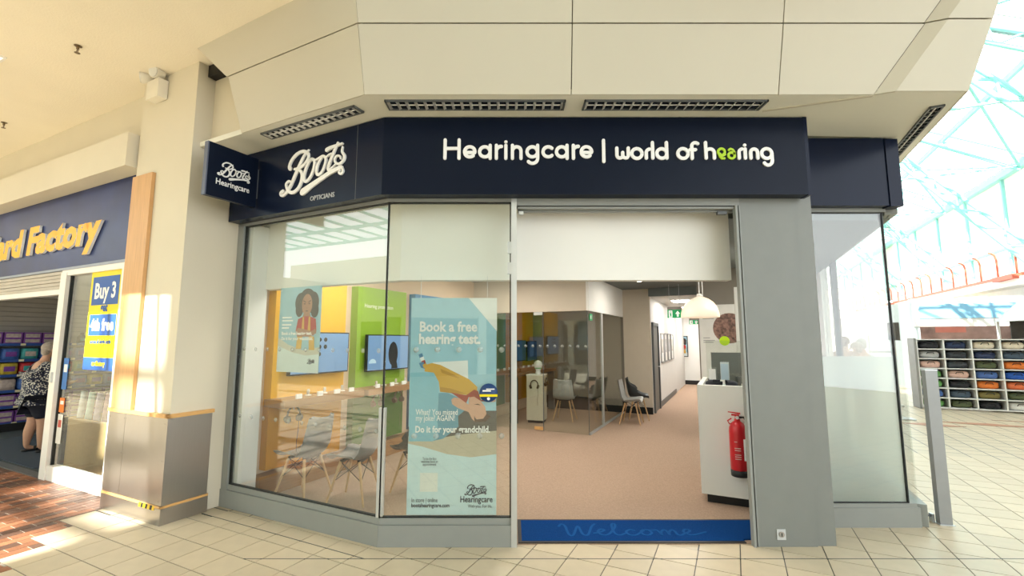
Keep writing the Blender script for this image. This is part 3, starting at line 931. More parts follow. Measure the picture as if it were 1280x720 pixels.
# ------------------------------------------------------------------ pillar cladding and oak board
pc = thing('pillar_cladding', 'brushed steel cladding with oak battens round the foot of the cream pillar', 'cladding', GP(-2.05, -.52), GA)
obj('steel_panel', MB().box(-.70, .025, -.018, -.0, .165, .93), STEEL, pc)
obj('steel_panel', MB().box(-1.02, -.703, -.018, -.0, .165, .93), STEEL, pc)
obj('side_panel', MB().box(.007, .025, .0, .375, .165, .93), STEEL, pc)
obj('kick_plate', MB().box(-1.02, .03, -.022, .0, 0, .142).box(.008, .03, .0, .385, 0, .142), STEEL, pc)
obj('oak_ledge', MB().box(-1.03, .035, -.03, .0, .93, .965).box(.0, .035, -.03, .39, .93, .965), OAKB, pc)
obj('oak_strip', MB().box(-1.02, .03, -.024, .0, .143, .164).box(.006, .03, -.024, .385, .143, .164), OAKB, pc)
tp = MB()
for k in range(7):
    x = -.33 + k * .037
    tp.add([(x, -.0245, .118), (x + .037, -.0245, .118), (x + .049, -.0245, .158), (x + .012, -.0245, .158), (x, -.022, .118), (x + .037, -.022, .118), (x + .049, -.022, .158), (x + .012, -.022, .158)],
           [(0, 1, 2, 3), (0, 4, 5, 1), (1, 5, 6, 2), (2, 6, 7, 3), (3, 7, 4, 0)], k % 2)
obj('hazard_tape', tp, [mat('tape_yellow', (.80, .52, .01), .4), RUBBER], pc)['label'] = 'yellow and black hazard tape'
rv = MB()
for z in (.2, .55, .88):
    for x in (-1.0, -.72, -.69, -.02):
        rv.cyl((x, -.017, z), (x, -.021, z), .006, n=8)
obj('rivets', rv, STEEL, pc)
ob = obj('oak_board', MB().box(-3.035, -2.66, -.545, -.512, .966, 3.36), OAK, None, GP(0, 0), GA)
tag(ob, 'tall oak veneer board fixed up the cream pillar above the steel cladding', 'board')

# twin emergency light, sprinklers, ceiling panel
em = thing('emergency_light', 'white twin-head emergency light high on the cream pillar', 'light', GP(-2.68, -.515, 4.14), GA)
IV = mat('ivory_plastic', (.78, .74, .63), .4)
obj('battery_box', MB().box(-.11, .11, -.09, .0, 0, .20), IV, em)
for x, yw in ((-.10, -.06), (.06, .02)):
    h = obj('lamp_head', MB().cyl((x, -.04, .27), (x + yw, -.13, .25), .05, .065, n=16), IV, em)
    obj('lens', MB().cyl((x + yw, -.13, .25), (x + yw * 1.06, -.136, .249), .056, n=16), mat('lens_plastic', (.7, .7, .66), .1), h)
obj('stalk', MB().cyl((-.09, -.045, .19), (-.10, -.045, .25), .012).cyl((.07, -.045, .19), (.06, -.045, .25), .012), IV, em)
for k, (u, t) in enumerate(((-2.83, -1.16), (-5.67, -.84))):
    s = thing('sprinkler_head', ('small brass sprinkler head on the cream ceiling close to the pillar', 'small brass sprinkler head on the cream ceiling above the neighbouring shop bulkhead')[k], 'sprinkler', GP(u, t, 4.42), GA)
    BR = mat('dull_brass', (.22, .16, .09), .4, metal=.7)
    obj('stem', MB().cyl((0, 0, 0), (0, 0, -.035), .012, n=10).cyl((0, 0, -.002), (0, 0, -.006), .03, n=14), BR, s)
    obj('deflector', MB().cyl((0, 0, -.072), (0, 0, -.075), .022, n=12).tube([(-.012, 0, -.035), (-.016, 0, -.055), (0, 0, -.072)], .003, 6).tube([(.012, 0, -.035), (.016, 0, -.055), (0, 0, -.072)], .003, 6), BR, s)
cl = thing('ceiling_panel_light', 'bright white square light set in the cream ceiling over the brick walkway', 'ceiling light', GP(-4.02, -1.70, 4.42), GA)
obj('frame', MB().box(-.3, .3, -.32, -.3, -.012, 0).box(-.3, .3, .3, .32, -.012, 0).box(-.32, -.3, -.32, .32, -.012, 0).box(.3, .32, -.32, .32, -.012, 0), WSAT, cl)
obj('diffuser', MB().box(-.3, .3, -.3, .3, -.008, -.002), mat('lit_diffuser', (.9, .9, .9), .5, emit=2.0, ecol=(1, .98, .92)), cl)

# ================================================================== neighbouring card shop
CFB = mat('royal_blue_sign', (.012, .030, .13), .35, noise=.35, nscale=1.6)
CFY = mat('sign_yellow', (.95, .46, .004), .4, noise=.02)
cs = thing('shop_sign', 'blue shop sign with raised yellow lettering over the card shop', 'sign', GP(-3.36, -.385, 2.53), GA)
obj('back_panel', MB().box(-8, 0, 0, .06, 0, 1.0), CFB, cs)
obj('lower_trim', MB().box(-8, 0, -.015, .06, -.03, 0), mat('pale_blue_trim', (.30, .34, .42), .4), cs)
text('raised_letters', 'Card Factory', .50, [CFY, WHITE], cs, (-.66, -.02, .26), 0, .014, .022, .10, 'RIGHT', fit=3.45)
s5 = struct('window_5', None, None, GP(0, 0), GA, cat='window', label='white framed card shop window with a yellow and blue poster')
obj('plinth', MB().box(-4.73, -3.05, -.385, -.30, 0, .165), WSAT, s5)
obj('frame_post', MB().box(-4.88, -4.73, -.40, -.30, 0, 2.47), WSAT, s5)
obj('frame_post', MB().box(-3.45, -3.38, -.385, -.30, .165, 2.47), WSAT, s5)
obj('head_rail', MB().box(-4.88, -3.38, -.39, -.30, 2.43, 2.50), WSAT, s5)
obj('pane', MB().box(-4.73, -3.45, -.345, -.335, .165, 2.43), GLASS, s5)
obj('gasket', MB().box(-4.73, -4.705, -.36, -.33, .165, 2.43), RUBBER, s5)
lk = obj('lock_case', MB().box(-4.84, -4.79, -.42, -.40, 1.13, 1.25), SILVER, s5)
sh = struct('trim_4', None, None, GP(0, 0), GA, cat='shutter', label='rolled shutter housing of pale slats over the card shop door')
for k in range(5):
    obj('slat', MB().box(-11, -4.88, -.385 + .006 * (k % 2), -.33, 2.27 + k * .046, 2.31 + k * .046), mat('shutter_slat', (.50, .45, .38), .5), sh)
obj('bottom_bar', MB().box(-11, -4.88, -.40, -.32, 2.20, 2.265), WSAT, sh)
bd = struct('trim_5', MB().box(-11, -4.9, -.40, -.30, 0, .012), DGREY, GP(0, 0), GA, cat='threshold')
struct('wall_shop_side', MB().box(-9.75, -9.6, -.3, 6, 0, 2.8), WPAINT, GP(0, 0), GA, cat='wall')
struct('wall_shop_back', MB().box(-9.6, -2.3, 5.9, 6, 0, 2.8), WPAINT, GP(0, 0), GA, cat='wall')
struct('wall_shop_divider', MB().box(-2.5, -2.2, -.2, 6, 0, 2.8), WPAINT, GP(0, 0), GA, cat='wall')
mt = obj('door_mat', MB().box(-8.3, -5.46, -.25, 1.3, .003, .012), mat('slate_blue_mat', (.035, .05, .075), .95, noise=.1, nscale=90, bump=.4), None, GP(0, 0), GA)
tag(mt, 'dark slate blue entrance mat just inside the card shop doorway', 'mat')
for k, (u, t) in enumerate(((-7.6, 1.5), (-5.2, 1.5), (-7.6, 4), (-5.2, 4))):
    l = thing('ceiling_panel_light', ('square ceiling light inside the card shop above the entrance mat', 'square ceiling light inside the card shop behind its window', 'square ceiling light deep inside the card shop on its far side', 'square ceiling light deep inside the card shop behind the window')[k], 'ceiling light', GP(u, t, 2.75), GA)
    obj('frame', MB().box(-.32, .32, -.32, .32, -.02, 0), WSAT, l)
    obj('diffuser', MB().box(-.3, .3, -.3, .3, -.026, -.018), mat('shop_diffuser', (.9, .9, .9), .5, emit=3.0, ecol=(1, .97, .92)), l)

# display rack along the side wall of the card shop
PAL = [((.16, .05, .28), 'purple'), ((.05, .13, .40), 'blue'), ((.45, .03, .04), 'red'), ((.05, .32, .33), 'teal'), ((.52, .40, .05), 'yellow'), ((.02, .02, .025), 'black'), ((.42, .36, .34), 'pale grey'), ((.48, .10, .22), 'pink'), ((.08, .25, .08), 'green')]
PM = [mat('box_' + n.replace(' ', '_'), c, .45, noise=.25, nscale=25) for c, n in PAL]
LABELM = mat('price_strip', (.03, .08, .30), .4)
PRICE = mat('price_card', (.75, .70, .45), .5)
ORD = ['lowest', 'second', 'third', 'fourth', 'fifth', 'sixth', 'top']
NTH = ['first', 'second', 'third', 'fourth', 'fifth', 'sixth', 'seventh', 'eighth', 'ninth', 'tenth', 'eleventh', 'twelfth', 'thirteenth', 'fourteenth', 'fifteenth', 'sixteenth', 'seventeenth', 'eighteenth']
rk = thing('gift_rack', 'long wall rack of shelves with blue price strips inside the card shop', 'shelf rack', GP(-9.58, .1), GA + R(90))
RL = 4.6      # local x runs into the shop, local -y faces the shop floor
obj('back_board', MB().box(0, RL, -.03, 0, .1, 2.45), mat('slat_board', (.32, .31, .28), .6), rk)
for k in range(8):
    obj('slat', MB().box(0, RL, -.045, -.032, 1.72 + k * .09, 1.79 + k * .09), mat('slat_board_front', (.42, .40, .36), .55), rk)
obj('base_plinth', MB().box(0, RL, -.45, -.03, 0.0, .14), BLACK, rk)
zs = [.15, .44, .72, 1.00, 1.27, 1.56]
for i, z in enumerate(zs):
    shf = obj('shelf', MB().box(0, RL, -.42, -.03, z - .02, z), mat('shelf_board', (.10, .11, .14), .5), rk)
    obj('price_rail', MB().box(0, RL, -.428, -.42, z - .035, z + .012), LABELM, shf)
    pcs = MB()
    for q in range(12):
        pcs.box(.15 + q * .36, .22 + q * .36, -.431, -.428, z - .03, z + .008)
    obj('price_cards', pcs, PRICE, shf)
protos = {}
for i, z in enumerate(zs):
    x = .04; q = 0
    while x < RL - .25 and q < 18:
        if i in (0, 1): ci = 0
        elif i == 2: ci = random.choice([1, 4, 3, 6])
        elif i == 3: ci = random.choice([2, 2, 4, 8])
        elif i == 4: ci = random.choice([1, 3, 1, 6])
        else: ci = 0 if x < .9 else random.choice([5, 5, 6])
        w = .235
        h = .21 if i != 3 else .22
        key = (ci, i)
        if key not in protos:
            mb = MB()
            if i in (0, 1, 5) and ci != 5:
                mb.box(-w / 2, w / 2, -.14, .14, 0, h)
                mb.box(-w / 2 + .02, w / 2 - .02, -.142, -.14, h * .55, h * .88, 1)
                mb.box(-w / 2 + .02, w / 2 - .02, -.142, -.14, h * .12, h * .40, 1)
            elif ci == 5:
                mb.lathe([(.0, 0), (.075, 0), (.08, .03), (.08, .13), (.03, .17), (.028, .22), (.0, .22)], 12)
                mb.box(-.04, .04, -.086, -.07, .05, .11, 1)
            else:
                mb.rbox(-w / 2, w / 2, -.13, .13, 0, h, .3, 6)
                mb.box(-w * .3, w * .3, -.137, -.12, h * .3, h * .7, 1)
            protos[key] = mb.mesh('gift_box', [PM[ci], PM[(ci * 3 + 6) % 9]])
        o = bpy.data.objects.new('gift_box', protos[key]); COL.objects.link(o)
        pw = Matrix.Translation(Vector(GP(-9.58, .1))) @ Matrix.Rotation(GA + R(90), 4, 'Z') @ Vector((x + w / 2, -.27, z + .001))
        o.location = pw
        o.rotation_euler = (0, 0, GA + R(90))
        tag(o, '%s %s on the %s card shop shelf, %s from the door' % (PAL[ci][1], 'gift bottle' if ci == 5 else 'boxed gift', ORD[i] if i < 5 else 'topmost', NTH[q]), 'gift box', 'boxed gifts on the card shop rack')
        x += w + .02; q += 1

# wrapping paper bin and hanging bags behind the card shop window
bn = thing('wrapping_paper_bin', 'cardboard bin behind the card shop window holding wrapping paper rolls', 'display bin', GP(-5.02, .25, .003), GA)
CARD = mat('cardboard', (.42, .29, .14), .8, noise=.08, nscale=20)
obj('bin_box', MB().box(-.35, .95, -.25, -.235, 0, .62).box(-.35, .95, .235, .25, 0, .62).box(-.35, -.335, -.25, .25, 0, .62).box(.935, .95, -.25, .25, 0, .62).box(-.34, .94, -.24, .24, 0, .02), CARD, bn)
RC = [(.55, .62, .66), (.62, .42, .50), (.40, .58, .56), (.66, .62, .46), (.50, .44, .62)]
RN = ['pale blue', 'pink', 'mint', 'cream', 'lilac']
rm = [MB().cyl((0, 0, 0), (0, 0, .92), .036, n=12).cyl((0, 0, .92), (0, 0, .925), .018, n=10, mi=1).mesh('paper_roll', [mat('paper_' + RN[k].replace(' ', '_'), RC[k], .35, noise=.3, nscale=18), RUBBER]) for k in range(5)]
for k in range(11):
    o = bpy.data.objects.new('paper_roll', rm[k % 5]); COL.objects.link(o)
    o.location = GP(-5.32 + k * .11, .25 - .19 + .05 * (k % 2), .03)
    o.rotation_euler = (R(-4), 0, GA)
    tag(o, '%s wrapping paper roll, %s along the front of the cardboard bin' % (RN[k % 5], NTH[k]), 'paper roll', 'wrapping paper rolls in the bin')
bagm = [mat('gift_bag_' + n, c, .5, noise=.15, nscale=20) for n, c in (('lilac', (.48, .38, .50)), ('pink', (.60, .12, .22)), ('white', (.65, .6, .58)))]
for k, (u, t, z, n) in enumerate(((-3.75, .05, .95, 'lilac'), (-3.62, .12, .62, 'pink'), (-3.70, .10, .34, 'pink'), (-3.55, .0, 1.35, 'white'))):
    g = thing('gift_bag', '%s gift bag hanging behind the card shop window, %s up' % (n, ('third', 'second', 'lowest one', 'highest one')[k]), 'gift bag', GP(u, t, z), GA, 'hanging gift bags')
    obj('bag_body', MB().add([(-.13, -.05, 0), (.13, -.05, 0), (.13, .05, 0), (-.13, .05, 0), (-.13, -.008, .33), (.13, -.008, .33), (.13, .008, .33), (-.13, .008, .33)],
                             [(0, 3, 2, 1), (4, 5, 6, 7), (0, 1, 5, 4), (1, 2, 6, 5), (2, 3, 7, 6), (3, 0, 4, 7)]), bagm[0 if n == 'lilac' else (1 if n == 'pink' else 2)], g)
    obj('bag_handle', MB().tube([(-.06, -.01, .33), (-.05, -.01, .42), (0, -.01, .45), (.05, -.01, .42), (.06, -.01, .33)], .004, 6), WHITE, g)
st4 = thing('wire_stand', 'dark wire stand holding gift bags behind the card shop window', 'stand', GP(-3.62, .22, .003), GA)
obj('upright', MB().cyl((0, 0, 0), (0, 0, 1.9), .015), DGREY, st4)
obj('foot', MB().bar((-.25, 0, .015), (.25, 0, .015), .03, .03).bar((0, -.2, .015), (0, .2, .015), .03, .03), DGREY, st4)
for z in (1.84, 1.43, 1.09, .80):
    obj('hook_arm', MB().bar((0, 0, z), (-.12, -.3, z - .02), .012, .012).bar((0, 0, z), (.08, -.3, z - .02), .012, .012), DGREY, st4)

# sale poster
pp = thing('sale_poster', 'yellow and blue multi-buy poster hanging in the card shop window', 'poster', GP(-4.17, -.365, 1.30), GA)
PY = mat('poster_yellow', (.85, .68, .0), .45, noise=.02)
PB = mat('poster_blue', (.02, .10, .38), .45, noise=.03)
obj('sheet', MB().box(0, .68, 0, .004, .0, 1.16), PY, pp)
obj('blue_block', MB().box(.05, .65, -.0015, 0, .74, 1.07).box(.05, .65, -.0015, 0, .39, .63).box(0, .68, -.0015, 0, 0, .14), PB, pp)
for b, sz, x, z, m_, bo in (('Buy 3', .25, .35, .82, WHITE, .008), ('get', .14, .36, .665, PB, .005), ('4th free', .185, .35, .45, WHITE, .007), ('across all single cards', .062, .35, .30, PB, .002), ('cardfactory', .075, .35, .05, PY, .003)):
    text('print_line', b, sz, m_, pp, (x, -.003, z), 0, .0004, bo, 0, 'CENTER', .86)
for k, (n, c, z0, z1) in enumerate((('orange', (.75, .20, .02), .78, .95), ('white', (.72, .70, .64), .42, .76), ('blue', (.05, .18, .50), 1.05, 1.42))):
    o = obj('window_sticker', MB().box(0, .12, 0, .002, 0, z1 - z0).box(.02, .10, -.001, 0, (z1 - z0) * .55, (z1 - z0) * .8, 1), [mat('sticker_' + n, c, .5), WHITE if n != 'white' else mat('sticker_red_mark', (.5, .08, .05), .5)], None, GP(-4.68, -.352, z0), GA)
    tag(o, '%s sticker on the card shop window beside the white door post' % n, 'sticker')

# ================================================================== people
def skin_mesh(name, joints, edges, mats, level=2, root=0):
    me = bpy.data.meshes.new(name)
    me.from_pydata([j[0] for j in joints], edges, [])
    o = bpy.data.objects.new(name, me); COL.objects.link(o)
    o.modifiers.new('skin', 'SKIN').use_smooth_shade = True
    sv = me.skin_vertices[0].data
    for i, j in enumerate(joints):
        r = j[1]
        sv[i].radius = (r, r) if not isinstance(r, tuple) else r
        sv[i].use_root = (i == root)
    sb = o.modifiers.new('sub', 'SUBSURF'); sb.levels = level; sb.render_levels = level
    dg = bpy.context.evaluated_depsgraph_get()
    out = bpy.data.meshes.new_from_object(o.evaluated_get(dg))
    bpy.data.objects.remove(o); bpy.data.meshes.remove(me)
    out.name = name
    out.materials.clear()
    for m in mats: out.materials.append(m)
    for p in out.polygons: p.use_smooth = True
    return out


SKIN = mat('skin', (.52, .30, .20), .55, noise=.05, nscale=30)


def person(loc, rz, h, label, hairm, topm, trousm, bulk=1.0, sleeve=True, trouser_z=.06, stride=.0, nod=0.0, shoem=None, arms='down', strap=False):
    """standing figure facing local +y"""
    p = thing('person', label, 'person', loc, rz)
    s = h / 1.7
    B = bulk
    def V(x, y, z): return (x * s, y * s, z * s)
    ax = .115 * (0.75 + .25 * B)
    J = [(V(0, 0, .93), .115 * s * B), (V(0, .005, 1.12), (.135 * s * B, .105 * s * B)), (V(0, 0, 1.32), (.15 * s * (.6 + .4 * B), .10 * s)), (V(0, -.005, 1.43), .062 * s),
         (V(0, .012 + nod * .3, 1.51), .052 * s), (V(0, .03 + nod * .6, 1.60), (.072 * s, .085 * s)), (V(0, .03 + nod, 1.68), (.062 * s, .072 * s))]
    E = [(0, 1), (1, 2), (2, 3), (3, 4), (4, 5), (5, 6)]
    n = len(J)
    for sd in (-1, 1):
        f = stride * sd
        k = len(J)
        J += [(V(sd * ax * .9, 0, .86), .088 * s * B), (V(sd * .115, f * .5 + .01, .48), .058 * s * (.5 + .5 * B)), (V(sd * .118, f - .01, .30), .052 * s * (.5 + .5 * B)), (V(sd * .12, f - .02, .08), .036 * s), (V(sd * .13, f + .06, .03), (.04 * s, .028 * s)), (V(sd * .135, f + .13, .022), (.038 * s, .02 * s))]
        E += [(0, k), (k, k + 1), (k + 1, k + 2), (k + 2, k + 3), (k + 3, k + 4), (k + 4, k + 5)]
        k = len(J)
        sw = .185 * (.7 + .3 * B)
        if arms == 'down':
            J += [(V(sd * sw, 0, 1.36), .05 * s), (V(sd * (sw + .05), -.02, 1.10), .04 * s), (V(sd * (sw + .05), .06, .88), .03 * s), (V(sd * (sw + .04), .09, .80), (.034 * s, .018 * s))]
        else:
            J += [(V(sd * sw, 0, 1.36), .05 * s), (V(sd * (sw + .06), .02, 1.12), .042 * s), (V(sd * (sw - .02), .24, 1.06), .032 * s), (V(sd * (sw - .05), .32, 1.08), (.034 * s, .018 * s))]
        E += [(2, k), (k, k + 1), (k + 1, k + 2), (k + 2, k + 3)]
        hand = Vector(J[k + 3][0]); wrist = Vector(J[k + 2][0]); d = (hand - wrist).normalized()
        sidev = Vector((1, 0, 0)) if arms != 'down' else Vector((0, 1, 0))
        for q in range(4):
            b = len(J)
            off = sidev * ((q - 1.5) * .019 * s)
            J += [(tuple(hand + off + d * .05 * s), .009 * s), (tuple(hand + off + d * (.085 - .008 * abs(q - 1.3)) * s + Vector((-sd * .012 * s, 0, 0))), .0075 * s)]
            E += [(k + 3, b), (b, b + 1)]
        b = len(J)
        J += [(tuple(hand + sidev * (.04 * s) + d * .015 * s), .010 * s), (tuple(hand + sidev * (.05 * s) + d * .05 * s), .008 * s)]
        E += [(k + 3, b), (b, b + 1)]
    me = skin_mesh('body', J, E, [SKIN], 2)
    body = obj('body', me, None, p)
    hz, hy = 1.615 * s, (.03 + nod * .7) * s
    # face: nose, ears, eyes, mouth
    fm = MB()
    fm.ball((0, hy + .098 * s, hz - .02 * s), .014 * s, .02 * s, .022 * s, 8)
    for sd in (-1, 1):
        fm.ball((sd * .082 * s, hy, hz - .01 * s), .012 * s, .02 * s, .032 * s, 8)
    face = obj('face', fm, SKIN, p)
    ey = MB()
    for sd in (-1, 1):
        ey.ball((sd * .032 * s, hy + .083 * s, hz + .005 * s), .011 * s, .008 * s, .008 * s, 8)
    ey.ball((0, hy + .084 * s, hz - .065 * s), .026 * s, .008 * s, .007 * s, 8)
    obj('eyes_and_mouth', ey, mat('dark_features', (.10, .03, .025), .4), p)
    hm = MB().ball((0, hy - .018 * s, hz + .03 * s), .093 * s, .108 * s, .10 * s, 16)
    hm.ball((0, hy - .06 * s, hz - .025 * s), .08 * s, .06 * s, .09 * s, 12)
    obj('hair', hm, hairm, p)
    # clothing: shells a little larger than the body
    T = [(V(0, 0, .84), (.165 * s * B, .135 * s * B)), (V(0, .005, 1.0), (.15 * s * B, .13 * s * B)), (V(0, .01, 1.15), (.15 * s * B, .12 * s * B)), (V(0, 0, 1.32), (.16 * s * (.6 + .4 * B), .115 * s)), (V(0, -.005, 1.44), (.085 * s, .07 * s))]
    TE = [(0, 1), (1, 2), (2, 3), (3, 4)]
    for sd in (-1, 1):
        k = len(T)
        sw = .185 * (.7 + .3 * B)
        e2 = V(sd * (sw + .05), -.02, 1.10) if arms == 'down' else V(sd * (sw + .06), .02, 1.12)
        T += [(V(sd * sw, 0, 1.36), .07 * s), (e2, .058 * s)]
        TE += [(3, k), (k, k + 1)]
        if sleeve:
            e3 = V(sd * (sw + .05), .05, .90) if arms == 'down' else V(sd * (sw - .015), .22, 1.06)
            T += [(e3, .044 * s)]; TE += [(k + 1, k + 2)]
    top = obj('top', skin_mesh('top', T, TE, [topm], 2, 1), None, p)
    Q = [(V(0, 0, .93), (.14 * s * B, .125 * s * B))]; QE = []
    for sd in (-1, 1):
        f = stride * sd
        k = len(Q)
        Q += [(V(sd * ax * .9, 0, .80), .105 * s * B), (V(sd * .115, f * .5 + .01, .50), .078 * s * (.5 + .5 * B))]
        QE += [(0, k), (k, k + 1)]
        if trouser_z < .3:
            Q += [(V(sd * .12, f - .02, trouser_z + .03), .058 * s)]; QE += [(k + 1, k + 2)]
    obj('trousers', skin_mesh('trousers', Q, QE, [trousm], 2, 0), None, p)
    sm = MB()
    for sd in (-1, 1):
        f = stride * sd
        sm.rbox((sd * .13 - .05) * s, (sd * .13 + .05) * s, (f - .075) * s, (f + .185) * s, 0, .035 * s, .5, 8)
        sm.tube([((sd * .13 - .048) * s, (f + .07) * s, .02), ((sd * .13 - .03) * s, (f + .08) * s, .062 * s), ((sd * .13 + .03) * s, (f + .08) * s, .062 * s), ((sd * .13 + .048) * s, (f + .07) * s, .02)], .016 * s, 6)
    obj('shoes', sm, shoem or BLACK, p)
    if strap:
        obj('bag_strap', MB().tube([V(-.19, -.02, 1.40), V(-.10, -.135, 1.32), V(.04, -.165, 1.16), V(.17, -.15, .98), V(.22, -.02, .90)], .018 * s, 6), mat('navy_strap', (.01, .012, .03), .5), p)
    return p


# speckled blouse
SPK = mat('speckled_blouse', (.5, .5, .5), .8)
nt = SPK.node_tree
vor = nt.nodes.new('ShaderNodeTexVoronoi'); vor.inputs['Scale'].default_value = 45
tc = nt.nodes.new('ShaderNodeTexCoord'); rp = nt.nodes.new('ShaderNodeValToRGB')
rp.color_ramp.elements[0].position = .36; rp.color_ramp.elements[0].color = (.62, .60, .54, 1)
rp.color_ramp.elements[1].position = .44; rp.color_ramp.elements[1].color = (.02, .025, .05, 1)
nt.links.new(tc.outputs['Object'], vor.inputs['Vector']); nt.links.new(vor.outputs['Distance'], rp.inputs[0])
nt.links.new(rp.outputs[0], nt.nodes['Principled BSDF'].inputs['Base Color'])
GHAIR = mat('grey_hair', (.34, .29, .24), .7, noise=.25, nscale=40, bump=.5, bscale=60)
person(GP(-6.66, .13, .012), GA + R(-4), 1.56, 'grey-haired woman in a speckled blouse and dark cropped trousers browsing in the card shop', GHAIR, SPK,
       mat('navy_trousers', (.008, .010, .022), .8), 1.8, True, .48, .05, .05, None, 'front', True)

# ================================================================== shop interior
def led(u, t, z, label, s=.3, e=40.0, col=(1, .93, .82)):
    l = thing('ceiling_panel_light', label, 'ceiling light', GP(u, t, z), GA)
    obj('frame', MB().box(-s - .02, s + .02, -s - .02, s + .02, -.015, 0), WSAT, l)
    obj('diffuser', MB().box(-s, s, -s, s, -.02, -.012), mat('led_%g' % e, (.9, .9, .9), .5, emit=e, ecol=col), l)


led(-1.15, 1.1, 2.78, 'added square fill light over the yellow and green display panels')  # panels down to the meeting room one are added to light the interior
led(-.2, 2.2, 2.78, 'added square fill light between the display wall and the doorway')
led(1.0, 3.2, 2.78, 'added square fill light over the fawn carpet inside the doorway')
led(2.0, 1.75, 2.78, 'added square fill light just inside the doorway beside the counter', .22)  # added to brighten the counter front
led(-.9, 3.7, 2.78, 'added square fill light in front of the glass meeting room')
led(1.3, 5.7, 2.78, 'added square fill light over the pair of waiting chairs')
led(3.2, 3.6, 2.78, 'added square fill light over the reception desk')
led(-1.0, 6.1, 2.60, 'added square fill light inside the glass meeting room', .25, 20.0, (1, .85, .6))
led(1.6, 9.0, 2.60, 'first square ceiling light along the white corridor', .3, 75.0, (1, .96, .9))
led(1.6, 11.5, 2.60, 'second square ceiling light along the white corridor', .3, 75.0, (1, .96, .9))
led(1.7, 13.8, 2.60, 'third square ceiling light at the far end of the white corridor', .3, 75.0, (1, .96, .9))
for k, (u, t) in enumerate(((1.27, 5.3), (1.35, 6.1), (1.75, 5.9))):
    d = thing('downlight', ('round downlight glowing in the slate ceiling just inside the white bulkhead', 'round downlight glowing in the slate ceiling in front of the corridor', 'white sensor-like round spot in the slate ceiling beside the pendant')[k], 'downlight', GP(u, t, 2.78), GA)
    obj('rim', MB().lathe([(.03, -.002), (.055, -.012), (.06, -.004), (.06, 0)], 18), WSAT, d)
    obj('lens', MB().lathe([(.0001, -.004), (.032, -.004)], 16), mat('warm_bulb', (1, .8, .5), .5, emit=12 if k < 2 else 2, ecol=(1, .72, .4)), d)

# display panels with shelves and screens on the party wall
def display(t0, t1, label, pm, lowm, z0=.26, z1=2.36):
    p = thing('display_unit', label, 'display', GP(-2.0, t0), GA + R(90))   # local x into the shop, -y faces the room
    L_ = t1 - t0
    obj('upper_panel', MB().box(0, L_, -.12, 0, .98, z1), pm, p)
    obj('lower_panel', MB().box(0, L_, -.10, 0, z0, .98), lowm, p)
    s = obj('shelf', MB().box(-.06, L_ + .06, -.42, -.10, .93, 1.01), WALNUT, p)
    obj('price_cards', MB().box(.1, .17, -.40, -.38, 1.012, 1.06).box(.38, .45, -.40, -.38, 1.012, 1.06).box(.62, .70, -.40, -.38, 1.012, 1.06).box(.85, .92, -.40, -.38, 1.012, 1.06), WHITE, s)
    return p


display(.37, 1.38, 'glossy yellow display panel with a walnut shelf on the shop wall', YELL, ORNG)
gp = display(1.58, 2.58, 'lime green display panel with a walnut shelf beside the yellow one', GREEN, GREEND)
text('panel_lettering', 'Hearing protection', .075, mat('pale_print', (.75, .78, .6), .5), gp, (.12, -.124, 2.08), 0, .0005, .001)
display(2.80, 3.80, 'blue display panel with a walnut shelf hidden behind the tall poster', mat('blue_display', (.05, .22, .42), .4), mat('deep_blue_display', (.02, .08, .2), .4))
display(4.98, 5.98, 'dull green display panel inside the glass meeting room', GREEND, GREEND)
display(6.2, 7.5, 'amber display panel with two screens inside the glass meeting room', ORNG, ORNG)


def tv(t0, t1, z0, z1, label, sm, u=-1.78, art=None):
    v = thing('wall_screen', label, 'screen', GP(u, t0, z0), GA + R(90))
    w, h = t1 - t0, z1 - z0
    obj('bezel', MB().box(0, w, 0, .045, 0, h), SCREEN, v)
    obj('display', MB().box(.014, w - .014, -.003, 0, .016, h - .014), sm, v)
    obj('bracket', MB().box(w * .3, w * .7, .045, .11, h * .3, h * .7), DGREY, v)
    if art: art(v, w, h)
    return v


def art_dots(v, w, h):
    mb = MB()
    for i in range(4):
        for j in range(3):
            if (i, j) in ((0, 0), (0, 2), (1, 2)) or (i == 0 and j == 1): continue
            mb.lathe([(.0001, -.004), (.026, -.004)], 12, (w * .36 + j * .085, 0, h * .30 + i * .085), axis='y')
    obj('dot_graphic', mb, SCREEN, v)


def art_head(v, w, h):
    o = [(w * .60 + .10 * math.cos(a), h * .46 + .17 * math.sin(a)) for a in [2 * math.pi * k / 20 for k in range(20)]]
    obj('silhouette_graphic', MB().flat(o, -.004).flat([(w * .56, .02), (w * .72, .02), (w * .68, h * .3), (w * .58, h * .3)], -.0042), SCREEN, v)
    o = [(w * .12 + .07 * math.cos(a), h * .22 + .06 * math.sin(a)) for a in [math.pi * k / 12 for k in range(13)]]
    obj('pale_arc_graphic', MB().flat(o, -.004), mat('pale_arc', (.4, .55, .65), .4, emit=.5, ecol=(.4, .6, .75)), v)


tv(.52, 1.37, 1.24, 1.73, 'blue lit screen with a grid of dots on the yellow panel', SCRBLUE, -1.80, art_dots)
tv(1.70, 2.56, 1.21, 1.71, 'blue lit screen with a dark head silhouette on the lime green panel', SCRBLUE, -1.80, art_head)
tv(6.24, 6.80, 1.15, 1.62, 'dim blue screen on the amber panel, closest to the glass door', SCRDIM, -1.76)
tv(6.88, 7.45, 1.13, 1.60, 'dim blue screen on the amber panel, closest to the room corner', SCRDIM, -1.76)

